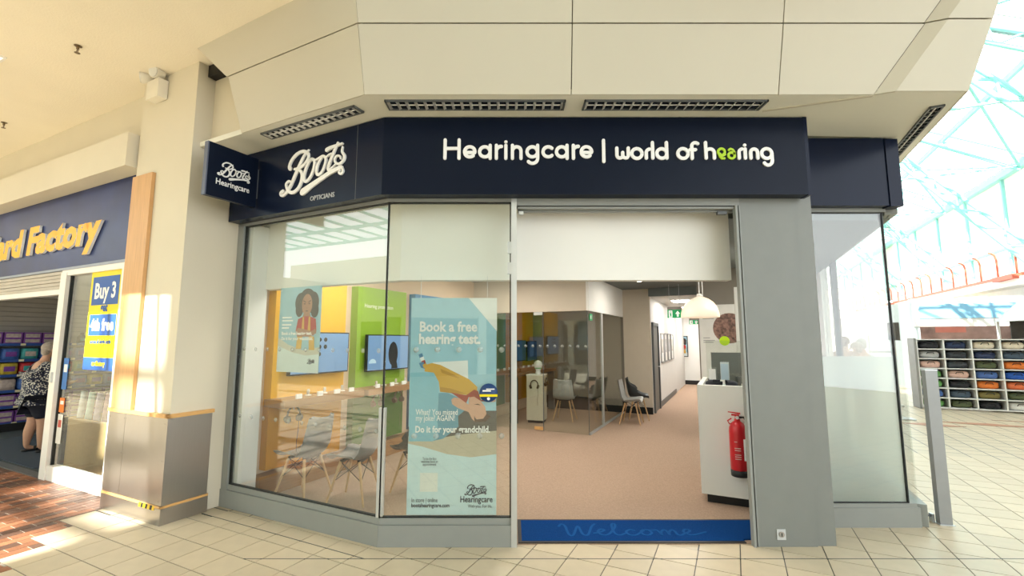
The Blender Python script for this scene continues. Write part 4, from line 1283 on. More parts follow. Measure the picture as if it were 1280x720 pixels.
HPM = mat('headphone_black', (.012, .010, .010), .3)
HPB = mat('headphone_brown', (.10, .045, .03), .35)
def headphones(u, t, z, rz, label, m):
    hph = thing('headphones', label, 'headphones', GP(u, t, z), rz, 'headphones on the displays')
    obj('headband', MB().tube(arc3(.075, .085), .010, 8), m, hph)
    for sd in (-1, 1):
        obj('ear_cup', MB().cyl((sd * .062, 0, -.085), (sd * .092, 0, -.095), .042, .036, 14), m, hph)
    obj('cable', MB().tube([(.07, 0, -.12), (.075, .01, -.22), (.06, .01, -.34), (.065, .012, -.45)], .003, 6), m, hph)
    obj('hook', MB().tube([(0, 0, -.0), (0, .0, .02), (0, .06, .03)], .005, 6), SILVER, hph)
    return hph


def arc3(rx, rz):
    return [(rx * math.cos(a), 0, -.05 + rz * math.sin(a)) for a in [math.pi * k / 12 for k in range(-1, 14)]]


headphones(-1.62, .46, .90, GA + R(90), 'black headphones hanging under the shelf of the yellow panel', HPM)
headphones(-1.62, 1.72, .90, GA + R(90), 'brown headphones hanging under the near end of the green panel shelf', HPB)
headphones(-1.62, 2.14, .90, GA + R(90), 'brown headphones hanging under the middle of the green panel shelf', HPB)
SB = mat('small_bottle', (.55, .50, .42), .3)
for k, t in enumerate((.75, .98, 1.25, 1.85, 2.0, 2.25, 2.45)):
    b = thing('sample_stand', 'small hearing aid sample on the walnut shelf of the %s panel, %s from the window' % ('yellow' if k < 3 else 'green', ('first', 'second', 'third', 'first', 'second', 'third', 'fourth')[k]), 'sample', GP(-1.76, t, 1.01), GA + R(90), 'samples on the display shelves')
    obj('stand_base', MB().cyl((0, 0, 0), (0, 0, .012), .035, n=14), WHITE, b)
    obj('sample_body', MB().rbox(-.018, .018, -.012, .012, .012, .075, .6, 6), SB, b)

# ------------------------------------------------------------------ chairs
def shell(arm, sm):
    """one-piece moulded shell: profile swept across; local -y is the front"""
    prof = [(-.22, .425), (-.215, .445), (-.16, .452), (-.05, .437), (.06, .428), (.135, .44), (.18, .50), (.20, .58), (.215, .66), (.23, .74), (.242, .815), (.244, .83)]
    n = len(prof); m = 12
    top = []
    for i, (y, z) in enumerate(prof):
        f = i / (n - 1)
        hw = .225 if i < 6 else .225 - .045 * (i - 5) / 6
        if i == 0: hw = .20
        if i == n - 1: hw = .13
        for k in range(m + 1):
            s = -1 + 2 * k / m
            x = hw * s
            lift = (abs(s) ** 3) * (.055 if i < 5 else .02)
            fwd = (abs(s) ** 2) * (.0 if i < 5 else .055)
            if arm and 3 <= i <= 8:
                g = 1 - abs(i - 5.5) / 3.2
                lift += (abs(s) ** 4) * .17 * g
                fwd += (abs(s) ** 3) * .10 * g
                x *= 1 + .22 * abs(s) ** 2 * g
            top.append((x, y - fwd, z + lift))
    mb = MB()
    th = [(x, y + .004, z - .008) for x, y, z in top]
    fs = []
    N = len(top); W_ = m + 1
    for i in range(n - 1):
        for k in range(m):
            a, b, c, d = i * W_ + k, i * W_ + k + 1, (i + 1) * W_ + k + 1, (i + 1) * W_ + k
            fs.append((a, b, c, d)); fs.append((N + d, N + c, N + b, N + a))
    rim = [k for k in range(W_)] + [i * W_ + m for i in range(1, n)] + [(n - 1) * W_ + k for k in range(m - 1, -1, -1)] + [i * W_ for i in range(n - 2, 0, -1)]
    for q in range(len(rim)):
        a, b = rim[q], rim[(q + 1) % len(rim)]
        fs.append((b, a, N + a, N + b))
    mb.add(top + th, fs, 0, True)
    return mb.mesh('shell', sm)


LEGW = mat('pale_beech_leg', (.60, .38, .19), .5, noise=.1, nscale=20)
def make_chair(label, sm, arm, loc, rz, group):
    c = thing('shell_chair', label, 'chair', loc, rz, group)
    obj('shell', shell(arm, sm), None, c)
    top = {}
    for sx in (-1, 1):
        for sy in (-1, 1):
            a = Vector((sx * .115, sy * .10 - .01, .405)); b = Vector((sx * .205, sy * .20 - .01, 0))
            l = obj('leg', MB().cyl(b, a, .010, .0155, 10), LEGW, c)
            top[sx, sy] = (a, b)
    w = MB()
    for sx in (-1, 1):
        w.tube([top[sx, -1][0], top[sx, 1][0] + (top[sx, 1][1] - top[sx, 1][0]) * .45], .004, 6)
        w.tube([top[sx, 1][0], top[sx, -1][0] + (top[sx, -1][1] - top[sx, -1][0]) * .45], .004, 6)
    for sy in (-1, 1):
        w.tube([top[-1, sy][0], top[1, sy][0] + (top[1, sy][1] - top[1, sy][0]) * .45], .004, 6)
        w.tube([top[1, sy][0], top[-1, sy][0] + (top[-1, sy][1] - top[-1, sy][0]) * .45], .004, 6)
    obj('wire_brace', w, BLACK, c)
    obj('seat_mount', MB().box(-.12, .12, -.115, -.09, .395, .425).box(-.12, .12, .07, .095, .395, .425), BLACK, c)
    return c


WSHELL = mat('mid_grey_plastic_shell', (0.20, 0.20, 0.195), 0.45)
make_chair('grey shell chair in the window, under the yellow panel shelf', WSHELL, False, (-2.20, 4.99, .004), GA + R(-82), 'chairs behind the side window')
make_chair('grey shell chair in the window, in front of the green panel', WSHELL, False, (-1.62, 4.88, .004), GA + R(-72), 'chairs behind the side window')
make_chair('charcoal armchair with moulded shell just behind the bend of the window', CHSHELL, True, (-1.03, 5.16, .004), GA + R(-95), 'chairs behind the side window')
make_chair('pale grey shell chair inside the glass meeting room, back to the doorway', GRSHELL, False, (1.08, 9.46, .004), R(160), 'chairs of the meeting room')
make_chair('pale grey shell chair standing outside the glass room', GRSHELL, False, (2.34, 9.12, .004), R(66), 'waiting chairs on the carpet')
make_chair('charcoal shell armchair behind the pale grey one against the beige wall', CHSHELL, True, (2.62, 9.62, .004), R(76), 'waiting chairs on the carpet')

# desk inside glass room
dk = thing('meeting_table', 'long walnut ledge table inside the glass meeting room under the screens', 'table', GP(-1.86, 5.2), GA + R(90))
obj('table_top', MB().box(0, 2.2, -.62, -.43, .90, .95), WALNUT, dk)
for x in (.05, 2.1):
    obj('leg', MB().box(x, x + .05, -.60, -.45, .004, .90), DGREY, dk)

# display pedestal with dummy head and headphones
pd = thing('display_pedestal', 'square cream display pedestal inside the glass room', 'pedestal', (.50, 9.30, .004), R(-18))
obj('body', MB().box(-.17, .17, -.15, .15, .05, .92), mat('cream_laminate', (.62, .58, .46), .5), pd)
obj('foot_recess', MB().box(-.15, .15, -.13, .13, 0, .05), BLACK, pd)
obj('top_rim', MB().box(-.18, .18, -.16, .16, .92, .94), WSAT, pd)
hd = thing('dummy_head', 'white dummy head standing on the cream pedestal', 'mannequin head', (.53, 9.30, .945), R(-18))
obj('head', MB().lathe([(.0001, 0), (.07, 0), (.06, .02), (.045, .06), (.05, .09), (.075, .13), (.085, .18), (.08, .22), (.05, .26), (.0001, .275)], 18), mat('white_dummy', (.75, .76, .74), .4), hd)
obj('nose', MB().ball((0, -.085, .17), .012, .018, .02, 8), mat('white_dummy', (.75, .76, .74), .4), hd)
obj('green_band', MB().lathe([(.0735, .11), (.0745, .13), (.075, .125)], 18), mat('green_band', (.10, .42, .12), .5), hd)
headphones(0, 0, 0, R(-18), 'brown headphones hung on the front of the cream pedestal', HPB).location = (.44, 9.13, .80)
headphones(0, 0, 0, R(72), 'dark headphones hung on the side of the cream pedestal', HPM).location = (.69, 9.25, .84)

# ------------------------------------------------------------------ glass meeting room
w6 = struct('window_6', None, None, GP(0, 0), GA, cat='glass partition', label='frameless glass partition of the inner meeting room')
obj('pane', MB().box(-2.0, -.53, 4.82, 4.832, .01, 2.14), GLASSI, w6)
obj('pane', MB().box(-.52, .318, 4.82, 4.832, .01, 2.15), GLASSI, w6)
obj('pane', MB().box(.32, .332, 4.82, 5.72, .03, 2.15), GLASSI, w6)
obj('pane', MB().box(.32, .332, 5.80, 7.54, .03, 2.15), GLASSI, w6)
obj('floor_channel', MB().box(.305, .345, 4.84, 7.54, .004, .035), SILVER, w6)
obj('side_post', MB().box(.31, .34, 5.72, 5.80, .004, 2.15), SILVER, w6)
obj('edge_seal', MB().box(-.53, -.52, 4.818, 4.834, .01, 2.15).box(.318, .322, 4.816, 4.836, .01, 2.15), DGREY, w6)
obj('patch_fitting', MB().box(-.70, -.53, 4.812, 4.84, .02, .075), OAKB, w6)['label'] = 'brass patch fitting at the foot of the glass door'
obj('patch_fitting', MB().box(-.70, -.53, 4.812, 4.84, 2.09, 2.15), SILVER, w6)
dots = MB()
for k in range(14):
    dots.lathe([(.0001, -.001), (.028, -.001), (.028, 0)], 10, (-1.6 + k * .145, 4.8195, 1.52), axis='y')
stuff(obj('dot_row', dots, DOT, w6))
gsg = thing('exit_sign', 'small green exit sign on the corner of the glass room', 'sign', GP(.338, 4.93, 1.98), GA + R(90))
obj('panel', MB().box(0, .16, 0, .008, 0, .12), mat('exit_green', (.0, .30, .09), .4, emit=.25, ecol=(0, .45, .15)), gsg)
obj('running_figure', MB().box(.04, .08, -.002, 0, .03, .09), WHITE, gsg)

EXG = MATS['exit_green']
def exit_sign(u, t, z, w, h, label, zc):
    e = thing('exit_sign', label, 'sign', GP(u, t, z), GA)
    obj('housing', MB().box(0, w, -.02, .02, h, h + .06), mat('grey_housing', (.22, .20, .18), .5), e)
    obj('panel', MB().box(0, w, -.01, .01, 0, h), EXG, e)
    ax_ = w * .72
    obj('arrow', MB().flat([(ax_ - .045, h * .5), (ax_ - .018, h * .5), (ax_ - .018, h * .15), (ax_ + .018, h * .15), (ax_ + .018, h * .5), (ax_ + .045, h * .5), (ax_, h * .86)], -.012), mat('exit_white', (.9, .9, .9), .4, emit=.6, ecol=(1, 1, 1)), e)
    b = w * .22
    obj('running_figure', MB().box(b - .035, b + .035, -.012, -.011, h * .1, h * .9).flat([(b - .008, h * .2), (b + .02, h * .2), (b + .012, h * .62), (b - .015, h * .62)], -.0135, 1).lathe([(.0001, -.0135), (.012, -.0135)], 8, (b + .005, 0, h * .74), 1, 'y'), [MATS['exit_white'], EXG], e)
    obj('hanger_wire', MB().cyl((w * .15, 0, h + .06), (w * .15, 0, zc - z), .003, n=6).cyl((w * .85, 0, h + .06), (w * .85, 0, zc - z), .003, n=6), SILVER, e)


exit_sign(1.42, 6.9, 2.08, .28, .17, 'hanging green exit sign with an up arrow, larger of the two in the corridor mouth', 2.78)
exit_sign(1.50, 11.0, 2.07, .26, .12, 'farther and smaller hanging green exit sign down the corridor', 2.60)

# corridor pictures
PKIND = [(.55, .52, .46), (.60, .60, .60), (.50, .50, .52), (.58, .55, .50)]
for k in range(4):
    t0 = 9.05 + k * .68
    f = thing('picture_frame', 'narrow pale framed print on the corridor wall, %s past the grey door' % ('first', 'second', 'third', 'fourth')[k], 'picture', GP(.957, t0, 1.05), GA + R(90), 'framed prints in the corridor')
    obj('frame', MB().box(0, .5, -.025, 0, 0, .03).box(0, .5, -.025, 0, .72, .75).box(0, .03, -.025, 0, 0, .75).box(.47, .5, -.025, 0, 0, .75), mat('pewter_frame', (.30, .30, .29), .4), f)
    obj('print', MB().box(.03, .47, -.008, -.002, .03, .72).box(.10, .40, -.010, -.008, .25, .6, 1), [WPAINT, mat('print_tone_%d' % k, PKIND[k], .6, noise=.3, nscale=6)], f)


def girl(mb, S, x0, z0, y, st=.0008):
    """flat printed portrait: material indices 1 hair 2 skin 3 red 4 yellow 5 feature"""
    def el(cx, cz, rx, rz, n=20): return [(x0 + S * (cx + rx * math.cos(2 * math.pi * k / n)), z0 + S * (cz + rz * math.sin(2 * math.pi * k / n))) for k in range(n)]
    def pg(l): return [(x0 + S * a, z0 + S * b) for a, b in l]
    for cx, cz, rx, rz in ((-.17, .72, .15, .19), (.15, .72, .15, .20), (0, .86, .17, .12), (-.2, .6, .10, .14), (.2, .58, .10, .14)):
        mb.flat(el(cx, cz, rx, rz), y, 1)
    mb.flat(el(0, .46, .10, .10), y - st, 2)
    mb.flat(pg([(-.27, .20), (-.22, .42), (-.08, .47), (.08, .47), (.24, .42), (.27, .20), (.2, .12), (-.2, .12)]), y - 2 * st, 3)
    mb.flat(pg([(-.10, .46), (-.06, .46), (-.04, .12), (-.12, .12)]), y - 3 * st, 4)
    mb.flat(pg([(.06, .46), (.10, .46), (.12, .12), (.04, .12)]), y - 3 * st, 4)
    mb.flat(el(0, .68, .135, .20), y - 3 * st, 2)
    for sx in (-1, 1):
        mb.flat(pg([(sx * .03, .735), (sx * .10, .765), (sx * .105, .75), (sx * .035, .72)]), y - 4 * st, 1)
        mb.flat(el(sx * .06, .70, .026, .012, 10), y - 4 * st, 5)
    mb.flat(el(0, .625, .025, .016, 10), y - 4 * st, 6)
    mb.flat(pg([(-.05, .565), (0, .58), (.05, .565), (0, .555)]), y - 4 * st, 5)
    mb.flat(pg([(-.26, .20), (-.20, .26), (.16, .20), (.25, .25), (.27, .16), (.1, .10), (-.22, .10)]), y - 4 * st, 2)
    mb.flat(pg([(-.22, .10), (-.08, .12), (-.10, -.12), (-.24, -.12)]), y - 2 * st, 4)
    mb.flat(pg([(.08, .12), (.22, .10), (.24, -.14), (.10, -.14)]), y - 2 * st, 4)


def mflat(name, c): return mat(name, c, .5, noise=.04, nscale=12)
GM = [mflat('print_sky_blue', (.30, .52, .62)), mflat('print_hair', (.02, .013, .011)), mflat('print_skin', (.36, .17, .10)), mflat('print_red', (.40, .02, .015)), mflat('print_mustard', (.62, .36, .05)), mflat('print_dark', (.05, .02, .015)), mflat('print_nose', (.28, .12, .07)), mflat('print_pale', (.60, .70, .70)), mflat('print_cream', (.55, .55, .48))]
fp = thing('picture_frame', 'black framed poster of a child on the end wall of the corridor', 'picture', GP(.70, 14.955, 1.0), GA)
obj('frame', MB().box(0, .40, -.03, 0, 0, .025).box(0, .40, -.03, 0, .735, .76).box(0, .025, -.03, 0, 0, .76).box(.375, .40, -.03, 0, 0, .76), BLACK, fp)
mb = MB().box(.025, .375, -.01, -.002, .025, .735)
mb.box(.025, .375, -.0115, -.0105, .025, .16, 7)
girl(mb, .52, .20, .20, -.013, .001)
obj('print', mb, GM, fp)

# ------------------------------------------------------------------ reception counter
rc = thing('reception_counter', 'white reception counter with a black recessed plinth beside the doorway', 'counter', GP(2.265, 2.21), GA)
obj('front_panel', MB().box(0, .78, 0, .06, .09, 1.175), WPAINT, rc)
obj('side_panel', MB().box(0, .05, .06, 1.1, .09, 1.175), WPAINT, rc)
obj('plinth', MB().box(.05, .76, .04, 1.08, .004, .09), BLACK, rc)
obj('desk_top', MB().box(.05, .78, .06, 1.1, .98, 1.01), BEECH, rc)
obj('inner_body', MB().box(.06, .76, .25, 1.05, .09, .98), WPAINT, rc)
ex = thing('fire_extinguisher', 'red fire extinguisher hanging on the front of the white counter', 'fire extinguisher', GP(2.625, 2.11, .33), GA)
obj('cylinder', MB().lathe([(.0001, .06), (.078, .06), (.08, .07), (.08, .42), (.076, .46), (.055, .50), (.028, .52), (.026, .54), (.0001, .54)], 24), RED, ex)
obj('skirt', MB().lathe([(.0001, 0), (.076, 0), (.079, .005), (.08, .062), (.0001, .062)], 24), BLACK, ex)
vv = obj('valve', MB().cyl((0, 0, .53), (0, 0, .58), .02, n=12).box(-.05, .02, -.012, .012, .57, .585), RED, ex)
obj('lever', MB().add([(-.08, -.01, .60), (.03, -.01, .585), (.03, .01, .585), (-.08, .01, .60), (-.08, -.01, .607), (.03, -.01, .60), (.03, .01, .60), (-.08, .01, .607)], [(0, 3, 2, 1), (4, 5, 6, 7), (0, 1, 5, 4), (1, 2, 6, 5), (2, 3, 7, 6), (3, 0, 4, 7)]), RED, vv)
obj('gauge', MB().cyl((0, -.02, .555), (0, -.035, .555), .016, n=12), WHITE, vv)
obj('hose', MB().tube([(.02, 0, .555), (.06, -.01, .56), (.095, -.01, .50), (.10, -.01, .38), (.098, -.01, .25), (.095, -.01, .17)], .011, 8), BLACK, ex)
obj('nozzle', MB().cyl((.095, -.01, .19), (.095, -.01, .10), .012, .018, 10), BLACK, ex)
obj('carry_ring', MB().tube([(-.05, -.02, .545), (-.085, -.02, .52), (-.07, -.02, .49), (-.03, -.025, .50)], .007, 6), RED, ex)
lb = MB()
for z in (.17, .19, .21, .25, .27, .33):
    lb.box(-.035, .02 if z < .3 else -.01, -.0815, -.079, z, z + .006)
obj('printed_label', lb, mat('label_print', (.75, .55, .5), .5), ex)
obj('white_label', MB().box(.045, .075, -.068, -.04, .16, .36), WHITE, ex)
obj('wall_bracket', MB().box(-.03, .03, .078, .10, .30, .40), SILVER, ex)
hb = thing('handbag', 'dark navy bag lying on the reception desk behind the white counter', 'bag', GP(2.42, 2.52, 1.01), GA)
obj('bag_body', MB().rbox(-.10, .24, -.11, .11, 0, .20, .45, 8), mat('navy_fabric', (.012, .014, .022), .7), hb)
obj('bag_handle', MB().tube([(-.02, -.05, .16), (.0, -.10, .20), (.06, -.12, .20), (.12, -.10, .20), (.14, -.05, .16)], .01, 8), mat('navy_fabric', (.012, .014, .022), .7), hb)
sb_ = thing('sanitiser_bottle', 'clear pump bottle with a blue label on the reception desk', 'bottle', GP(2.52, 2.33, 1.01), GA)
obj('bottle', MB().lathe([(.0001, 0), (.035, 0), (.037, .01), (.037, .12), (.015, .15), (.014, .17), (.0001, .17)], 16), mat('bottle_plastic', (.55, .62, .62), .15), sb_)
obj('label', MB().lathe([(.0376, .03), (.0376, .10)], 16), mat('blue_label', (.10, .28, .45), .4), sb_)
obj('pump', MB().cyl((0, 0, .17), (0, 0, .20), .012).box(-.035, .01, -.008, .008, .20, .215), WHITE, sb_)
ld = thing('leaflet_holder', 'tall clear holder with white leaflets on the reception desk', 'leaflet holder', GP(2.48, 2.75, 1.01), GA)
obj('back_plate', MB().box(0, .09, 0, .01, 0, .38), mat('clear_acrylic', (.6, .66, .66), .1), ld)
obj('leaflet', MB().box(.008, .082, -.02, -.004, .03, .36), mat('pale_blue_leaflet', (.45, .58, .66), .5), ld)
obj('leaflet', MB().box(-.12, -.05, -.01, .0, .0, .30), WHITE, ld)
mn = thing('monitor', 'grey backed computer monitor on the reception desk', 'monitor', GP(2.50, 3.02, 1.01), GA + R(12))
obj('panel', MB().box(-.12, .44, 0, .03, .12, .48), mat('monitor_grey', (.20, .20, .19), .4), mn)
obj('stand', MB().box(.13, .19, .0, .04, .01, .2).box(.04, .28, -.06, .12, 0, .012), DGREY, mn)
sc = thing('counter_screen', 'clear acrylic screen standing along the reception desk', 'screen', GP(2.33, 2.92, 1.01), GA)
obj('acrylic_sheet', MB().box(0, .75, 0, .008, .02, .62), GLASSI, sc)
obj('foot', MB().box(.05, .09, -.06, .06, 0, .03).box(.64, .68, -.06, .06, 0, .03), SILVER, sc)
bn_ = thing('banner', 'white wall banner with a round photograph and a lime dot behind the counter', 'banner', GP(2.14, 5.04, 1.02), GA)
obj('sheet', MB().box(0, .62, -.012, -.002, 0, 1.18), mat('banner_white', (.62, .61, .57), .5), bn_)
cp = MB().lathe([(.0001, -.0135), (.24, -.0135)], 28, (.44, 0, .80), axis='y')
obj('round_photo', cp, mat('crowd_photo', (.16, .09, .07), .6, noise=.9, nscale=22), bn_)
obj('lime_dot', MB().lathe([(.0001, -.015), (.075, -.015)], 20, (.36, 0, .60), axis='y'), LIME, bn_)
ln_ = MB()
for z, w in ((.95, .17), (.64, .10), (.60, .17), (.57, .15)):
    ln_.box(.05, .05 + w, -.0135, -.012, z, z + .014)
obj('printed_lines', ln_, mat('grey_print', (.30, .30, .29), .6), bn_)
tc_ = thing('tall_cabinet', 'narrow white cabinet standing just inside the door jamb', 'cabinet', GP(2.665, 3.4, .004), GA)
obj('carcass', MB().box(0, .5, 0, .35, .0, 2.30), WPAINT, tc_)
obj('door', MB().box(.01, .49, -.02, -.002, .08, 2.28), WPAINT, tc_)

ac = thing('cushioned_stool', 'dark stool with a tan cushion behind the frosted corner window', 'stool', (3.14, 4.50, .004), R(4))
obj('seat', MB().rbox(-.24, .24, -.2, .2, .02, .42, .4, 8), mat('dark_teal_fabric', (.05, .07, .075), .8), ac)
obj('cushion', MB().rbox(-.12, .12, -.24, -.14, .10, .36, .5, 8), mat('tan_cushion', (.50, .38, .20), .8), ac)
# pendant lamp over the desk
pl_ = thing('pendant_lamp', 'white dome pendant lamp hanging over the reception desk', 'pendant lamp', GP(2.22, 4.0, 1.955), 0)
SHADE = mat('opal_shade', (.80, .70, .58), .35, emit=.75, ecol=(1.0, .80, .62))
obj('shade', MB().lathe([(.255, 0), (.258, .01), (.25, .075), (.225, .15), (.18, .215), (.12, .262), (.06, .288), (.03, .295), (.03, .285), (.06, .278), (.115, .252), (.172, .207), (.215, .145), (.24, .075), (.247, .01), (.255, 0)], 36), SHADE, pl_)
obj('cap', MB().lathe([(.035, .285), (.04, .31), (.03, .335), (.0001, .34)], 16), WSAT, pl_)
obj('cord', MB().cyl((0, 0, .33), (0, 0, .825), .006, n=8).cyl((.06, .03, .29), (.06, .03, .825), .006, n=8), WHITE, pl_)
obj('bulb', MB().ball((0, 0, .12), .05, n=14), mat('pendant_bulb', (1, .9, .7), .4, emit=10, ecol=(1, .85, .62)), pl_)

# welcome mat
wm = thing('door_mat', 'blue welcome mat with faded script lying in the open doorway', 'mat', (.05, 3.872, .004), 0)
obj('carpet_field', MB().box(.03, 1.85, .03, .45, 0, .010).box(1.85, 2.25, .06, .45, 0, .010), BLUEMAT, wm)
obj('rubber_border', MB().box(0, 1.85, 0, .03, 0, .008).box(0, 2.28, .45, .475, 0, .008).box(0, .03, .03, .45, 0, .008).box(2.25, 2.28, .06, .45, 0, .008), BLACK, wm)
scr = [[(0, 1.9), (.2, 2.4), (.45, 2.0), (.55, .3), (.85, .15), (1.35, 2.0), (1.5, .35), (1.85, .2), (2.3, 1.8), (2.6, 2.4)],
       [(2.3, .5), (2.8, .75), (3.1, 1.15), (2.85, 1.3), (2.6, .75), (2.85, .15), (3.3, .35), (3.9, 1.6), (4.05, 2.4), (3.8, 2.3), (3.7, .7), (3.95, .1), (4.4, .45)],
       [(5.15, 1.0), (4.9, 1.2), (4.55, .8), (4.65, .2), (5.05, .1), (5.5, .6), (5.9, 1.2), (5.6, .9), (5.6, .3), (5.9, .1), (6.25, .5), (6.2, 1.0), (5.95, 1.2), (6.4, 1.05), (6.75, 1.1), (6.85, .1), (6.9, .6), (7.2, 1.15), (7.38, .9), (7.38, .1), (7.45, .6), (7.75, 1.15), (7.92, .9), (7.95, .2), (8.15, .1), (8.45, .4), (8.9, .8), (9.0, 1.15), (8.7, 1.25), (8.5, .7), (8.8, .15), (9.3, .3), (10, .75)]]
mb = MB()
for st_ in scr:
    mb.ribbon([(x * .124, z * .10) for x, z in catmull(st_, 4)], .022, -.0004, .0004)
obj('script_print', mb, BLUELET, wm, (.36, .12, .0105), None, (R(-90), 0, 0))

# ------------------------------------------------------------------ posters in the window
gp_ = thing('window_poster', 'pale blue poster of a scowling child hanging in the side window', 'poster', GP(-1.385, .05, 1.335), GA)
mb = MB().box(0, .57, 0, .004, 0, .815)
mb.flat([(.0, .0), (.57, .0), (.57, .175), (.40, .16), (.2, .19), (.0, .25)], -.001, 7)
mb.flat([(.0, .25), (.2, .19), (.40, .16), (.57, .175), (.57, .24), (.36, .21), (.15, .26), (0, .33)], -.0006, 8)
girl(mb, .52, .385, .285, -.0014, .0005)
obj('sheet', mb, GM, gp_)
obj('script_logo', logo_mb(.115, -.0025, -.001, .06), mat('dark_print', (.02, .03, .06), .6), gp_, (.42, 0, .085))
for b, sz, x, z, bo in (('Book a free hearing test.', .042, .05, .355, .0014), ('Do it for your grandchild.', .042, .05, .305, .0014)):
    text('print_line', b, sz, WHITE, gp_, (x, -.005, z), 0, .0002, bo)
lnb = MB()
for z, w in ((.515, .13), (.485, .15), (.445, .13), (.415, .10)):
    lnb.box(.05, .05 + w, -.0045, -.002, z, z + .014)
obj('small_print', lnb, WHITE, gp_)
obj('tack', MB().cyl((.02, -.004, .79), (.02, -.001, .79), .008, n=8).cyl((.55, -.004, .02), (.55, -.001, .02), .008, n=8).cyl((.02, -.004, .02), (.02, -.001, .02), .008, n=8), SILVER, gp_)

bp_ = thing('window_poster', 'tall pale blue poster of a child upside down on a sofa in the front window', 'poster', (-.862, 3.872, .225), 0)
BM = [mflat('poster_light_blue', (.34, .58, .68)), mflat('poster_sofa', (.24, .50, .60)), mflat('poster_sofa_shade', (.13, .32, .42)), mflat('print_mustard', (.62, .36, .05)), mflat('print_rust', (.33, .05, .03)), mflat('print_fair_skin', (.62, .36, .25)), mflat('print_pale_mint', (.56, .72, .74)), mflat('print_pine_floor', (.52, .46, .34)), mflat('print_dark_floor', (.10, .09, .08)), mflat('print_white', (.78, .80, .78)), mflat('print_sock', (.08, .22, .38)), mflat('print_brown_hair', (.10, .05, .03)), mflat('print_mustard_shade', (.46, .25, .03))]
PW, PH = .73, 1.775
def Q(x, y):     # poster pixel (1280x720 photo px) to poster coordinates, rectified
    return ((x - 511) / 110.5 * PW, (648 - y) / 274 * PH)
def ql(l): return [Q(x, y) for x, y in l]
def zq(l): return [Q(500 + x / 6, 440 + y / 6) for x, y in l]
mb = MB().box(0, PW, 0, .004, 0, PH)
mb.flat(ql([(511, 555), (622, 555), (622, 520), (570, 520), (545, 540), (511, 540)]), -.0006, 8)          # shadowed floor
mb.flat(ql([(511, 552), (540, 556), (575, 550), (622, 545), (622, 582), (590, 580), (560, 574), (511, 562)]), -.0009, 7)
mb.flat(ql([(511, 561), (530, 565), (560, 574), (590, 578), (622, 574), (622, 648), (511, 648)]), -.0012, 6)
mb.flat(zq([(70, 190), (230, 185), (275, 200), (292, 240), (290, 360), (282, 480), (290, 680), (250, 710), (70, 710)]), -.0010, 1)
mb.flat(zq([(290, 345), (360, 345), (480, 400), (500, 470), (440, 520), (445, 600), (330, 690), (250, 708), (283, 560)]), -.0008, 2)
mb.flat(zq([(240, 110), (510, 95), (515, 290), (440, 270), (250, 180)]), -.0006, 9)      # cushion
mb.flat(ql([(585, 374), (622, 374), (622, 418)]), -.0006, 9)
mb.flat(zq([(178, 130), (235, 115), (300, 130), (420, 190), (520, 240), (585, 300), (580, 340), (500, 360), (380, 345), (300, 335), (290, 260), (250, 190), (180, 180)]), -.0014, 3)
mb.flat(zq([(300, 160), (400, 200), (450, 235), (380, 215), (310, 190)]), -.0017, 12)
mb.flat(zq([(300, 300), (380, 310), (500, 350), (380, 346), (302, 336)]), -.0017, 12)
for k in range(4):
    a = 38 + k * 26
    mb.flat(zq([(130 + k * 11, a + 12), (158 + k * 11, a), (166 + k * 11, a + 26), (140 + k * 11, a + 40)]), -.0016, (10, 9, 4, 3)[k])
mb.flat(zq([(135, 115), (170, 105), (182, 160), (150, 150)]), -.0015, 10)
mb.flat(zq([(380, 340), (500, 362), (560, 320), (590, 330), (612, 400), (690, 380), (690, 410), (600, 408), (520, 375), (500, 425), (440, 380)]), -.0018, 4)
mb.flat(zq([(520, 380), (560, 372), (610, 405), (645, 450), (655, 505), (630, 540), (580, 545), (548, 500), (520, 450)]), -.0020, 5)
mb.flat(zq([(545, 505), (580, 548), (635, 542), (650, 500), (690, 520), (650, 560), (570, 566), (540, 540)]), -.0019, 11)
mb.flat(zq([(388, 395), (410, 378), (450, 385), (500, 420), (560, 455), (620, 455), (640, 480), (600, 500), (560, 490), (565, 560), (545, 540), (520, 490), (440, 460), (395, 430)]), -.0024, 5)
mb.flat(zq([(680, 372), (724, 360), (724, 412), (690, 414)]), -.0022, 5)
mb.flat(zq([(560, 432), (590, 426), (612, 438), (590, 436)]), -.0027, 11)
obj('sheet', mb, BM, bp_)
DP = mat('dark_print', (.02, .03, .06), .6)
for b, sz, x, y, m_, bo, fw in (('Book a free', .118, 522, 418, WHITE, .0035, 74), ('hearing test.', .118, 521.5, 434, WHITE, .0045, 79), ('What? You missed', .066, 520, 525, WHITE, .0008, 53), ('my joke? AGAIN!', .066, 520, 532.5, WHITE, .0008, 49), ('Do it for your grandchild.', .074, 519.5, 547, WHITE, .0022, 94),
                                ('To be the first', .03, 530, 581, DP, 0, 17), ('welcome book an', .03, 528, 584.5, DP, 0, 21), ('appointment', .03, 530, 588, DP, 0, 17), ('In store | online', .05, 517, 632.5, DP, 0, 32), ('bootshearingcare.com', .044, 517, 638.5, DP, .001, 47), ('Hearingcare', .070, 577, 632.5, DP, .001, 40), ('With you. For life.', .036, 587, 639, DP, 0, 30)):
    qx, qz = Q(x, y)
    text('print_line', b, sz, m_, bp_, (qx, -.006, qz), 0, .0002, bo, fit=fw / 110.5 * PW)
obj('script_logo', logo_mb(.215, -.004, -.002, .08), DP, bp_, (Q(583, 0)[0], 0, Q(0, 624)[1]))
obj('blank_square', MB().box(Q(527, 0)[0], Q(549, 0)[0], -.003, -.001, Q(0, 620)[1], Q(0, 597)[1]), mflat('blank_cream', (.74, .76, .70)), bp_)
obj('hanging_cord', MB().cyl((.08, .002, PH), (.08, .002, 1.965), .002, n=6).cyl((PW - .08, .002, PH), (PW - .08, .002, 1.965), .002, n=6), SILVER, bp_)
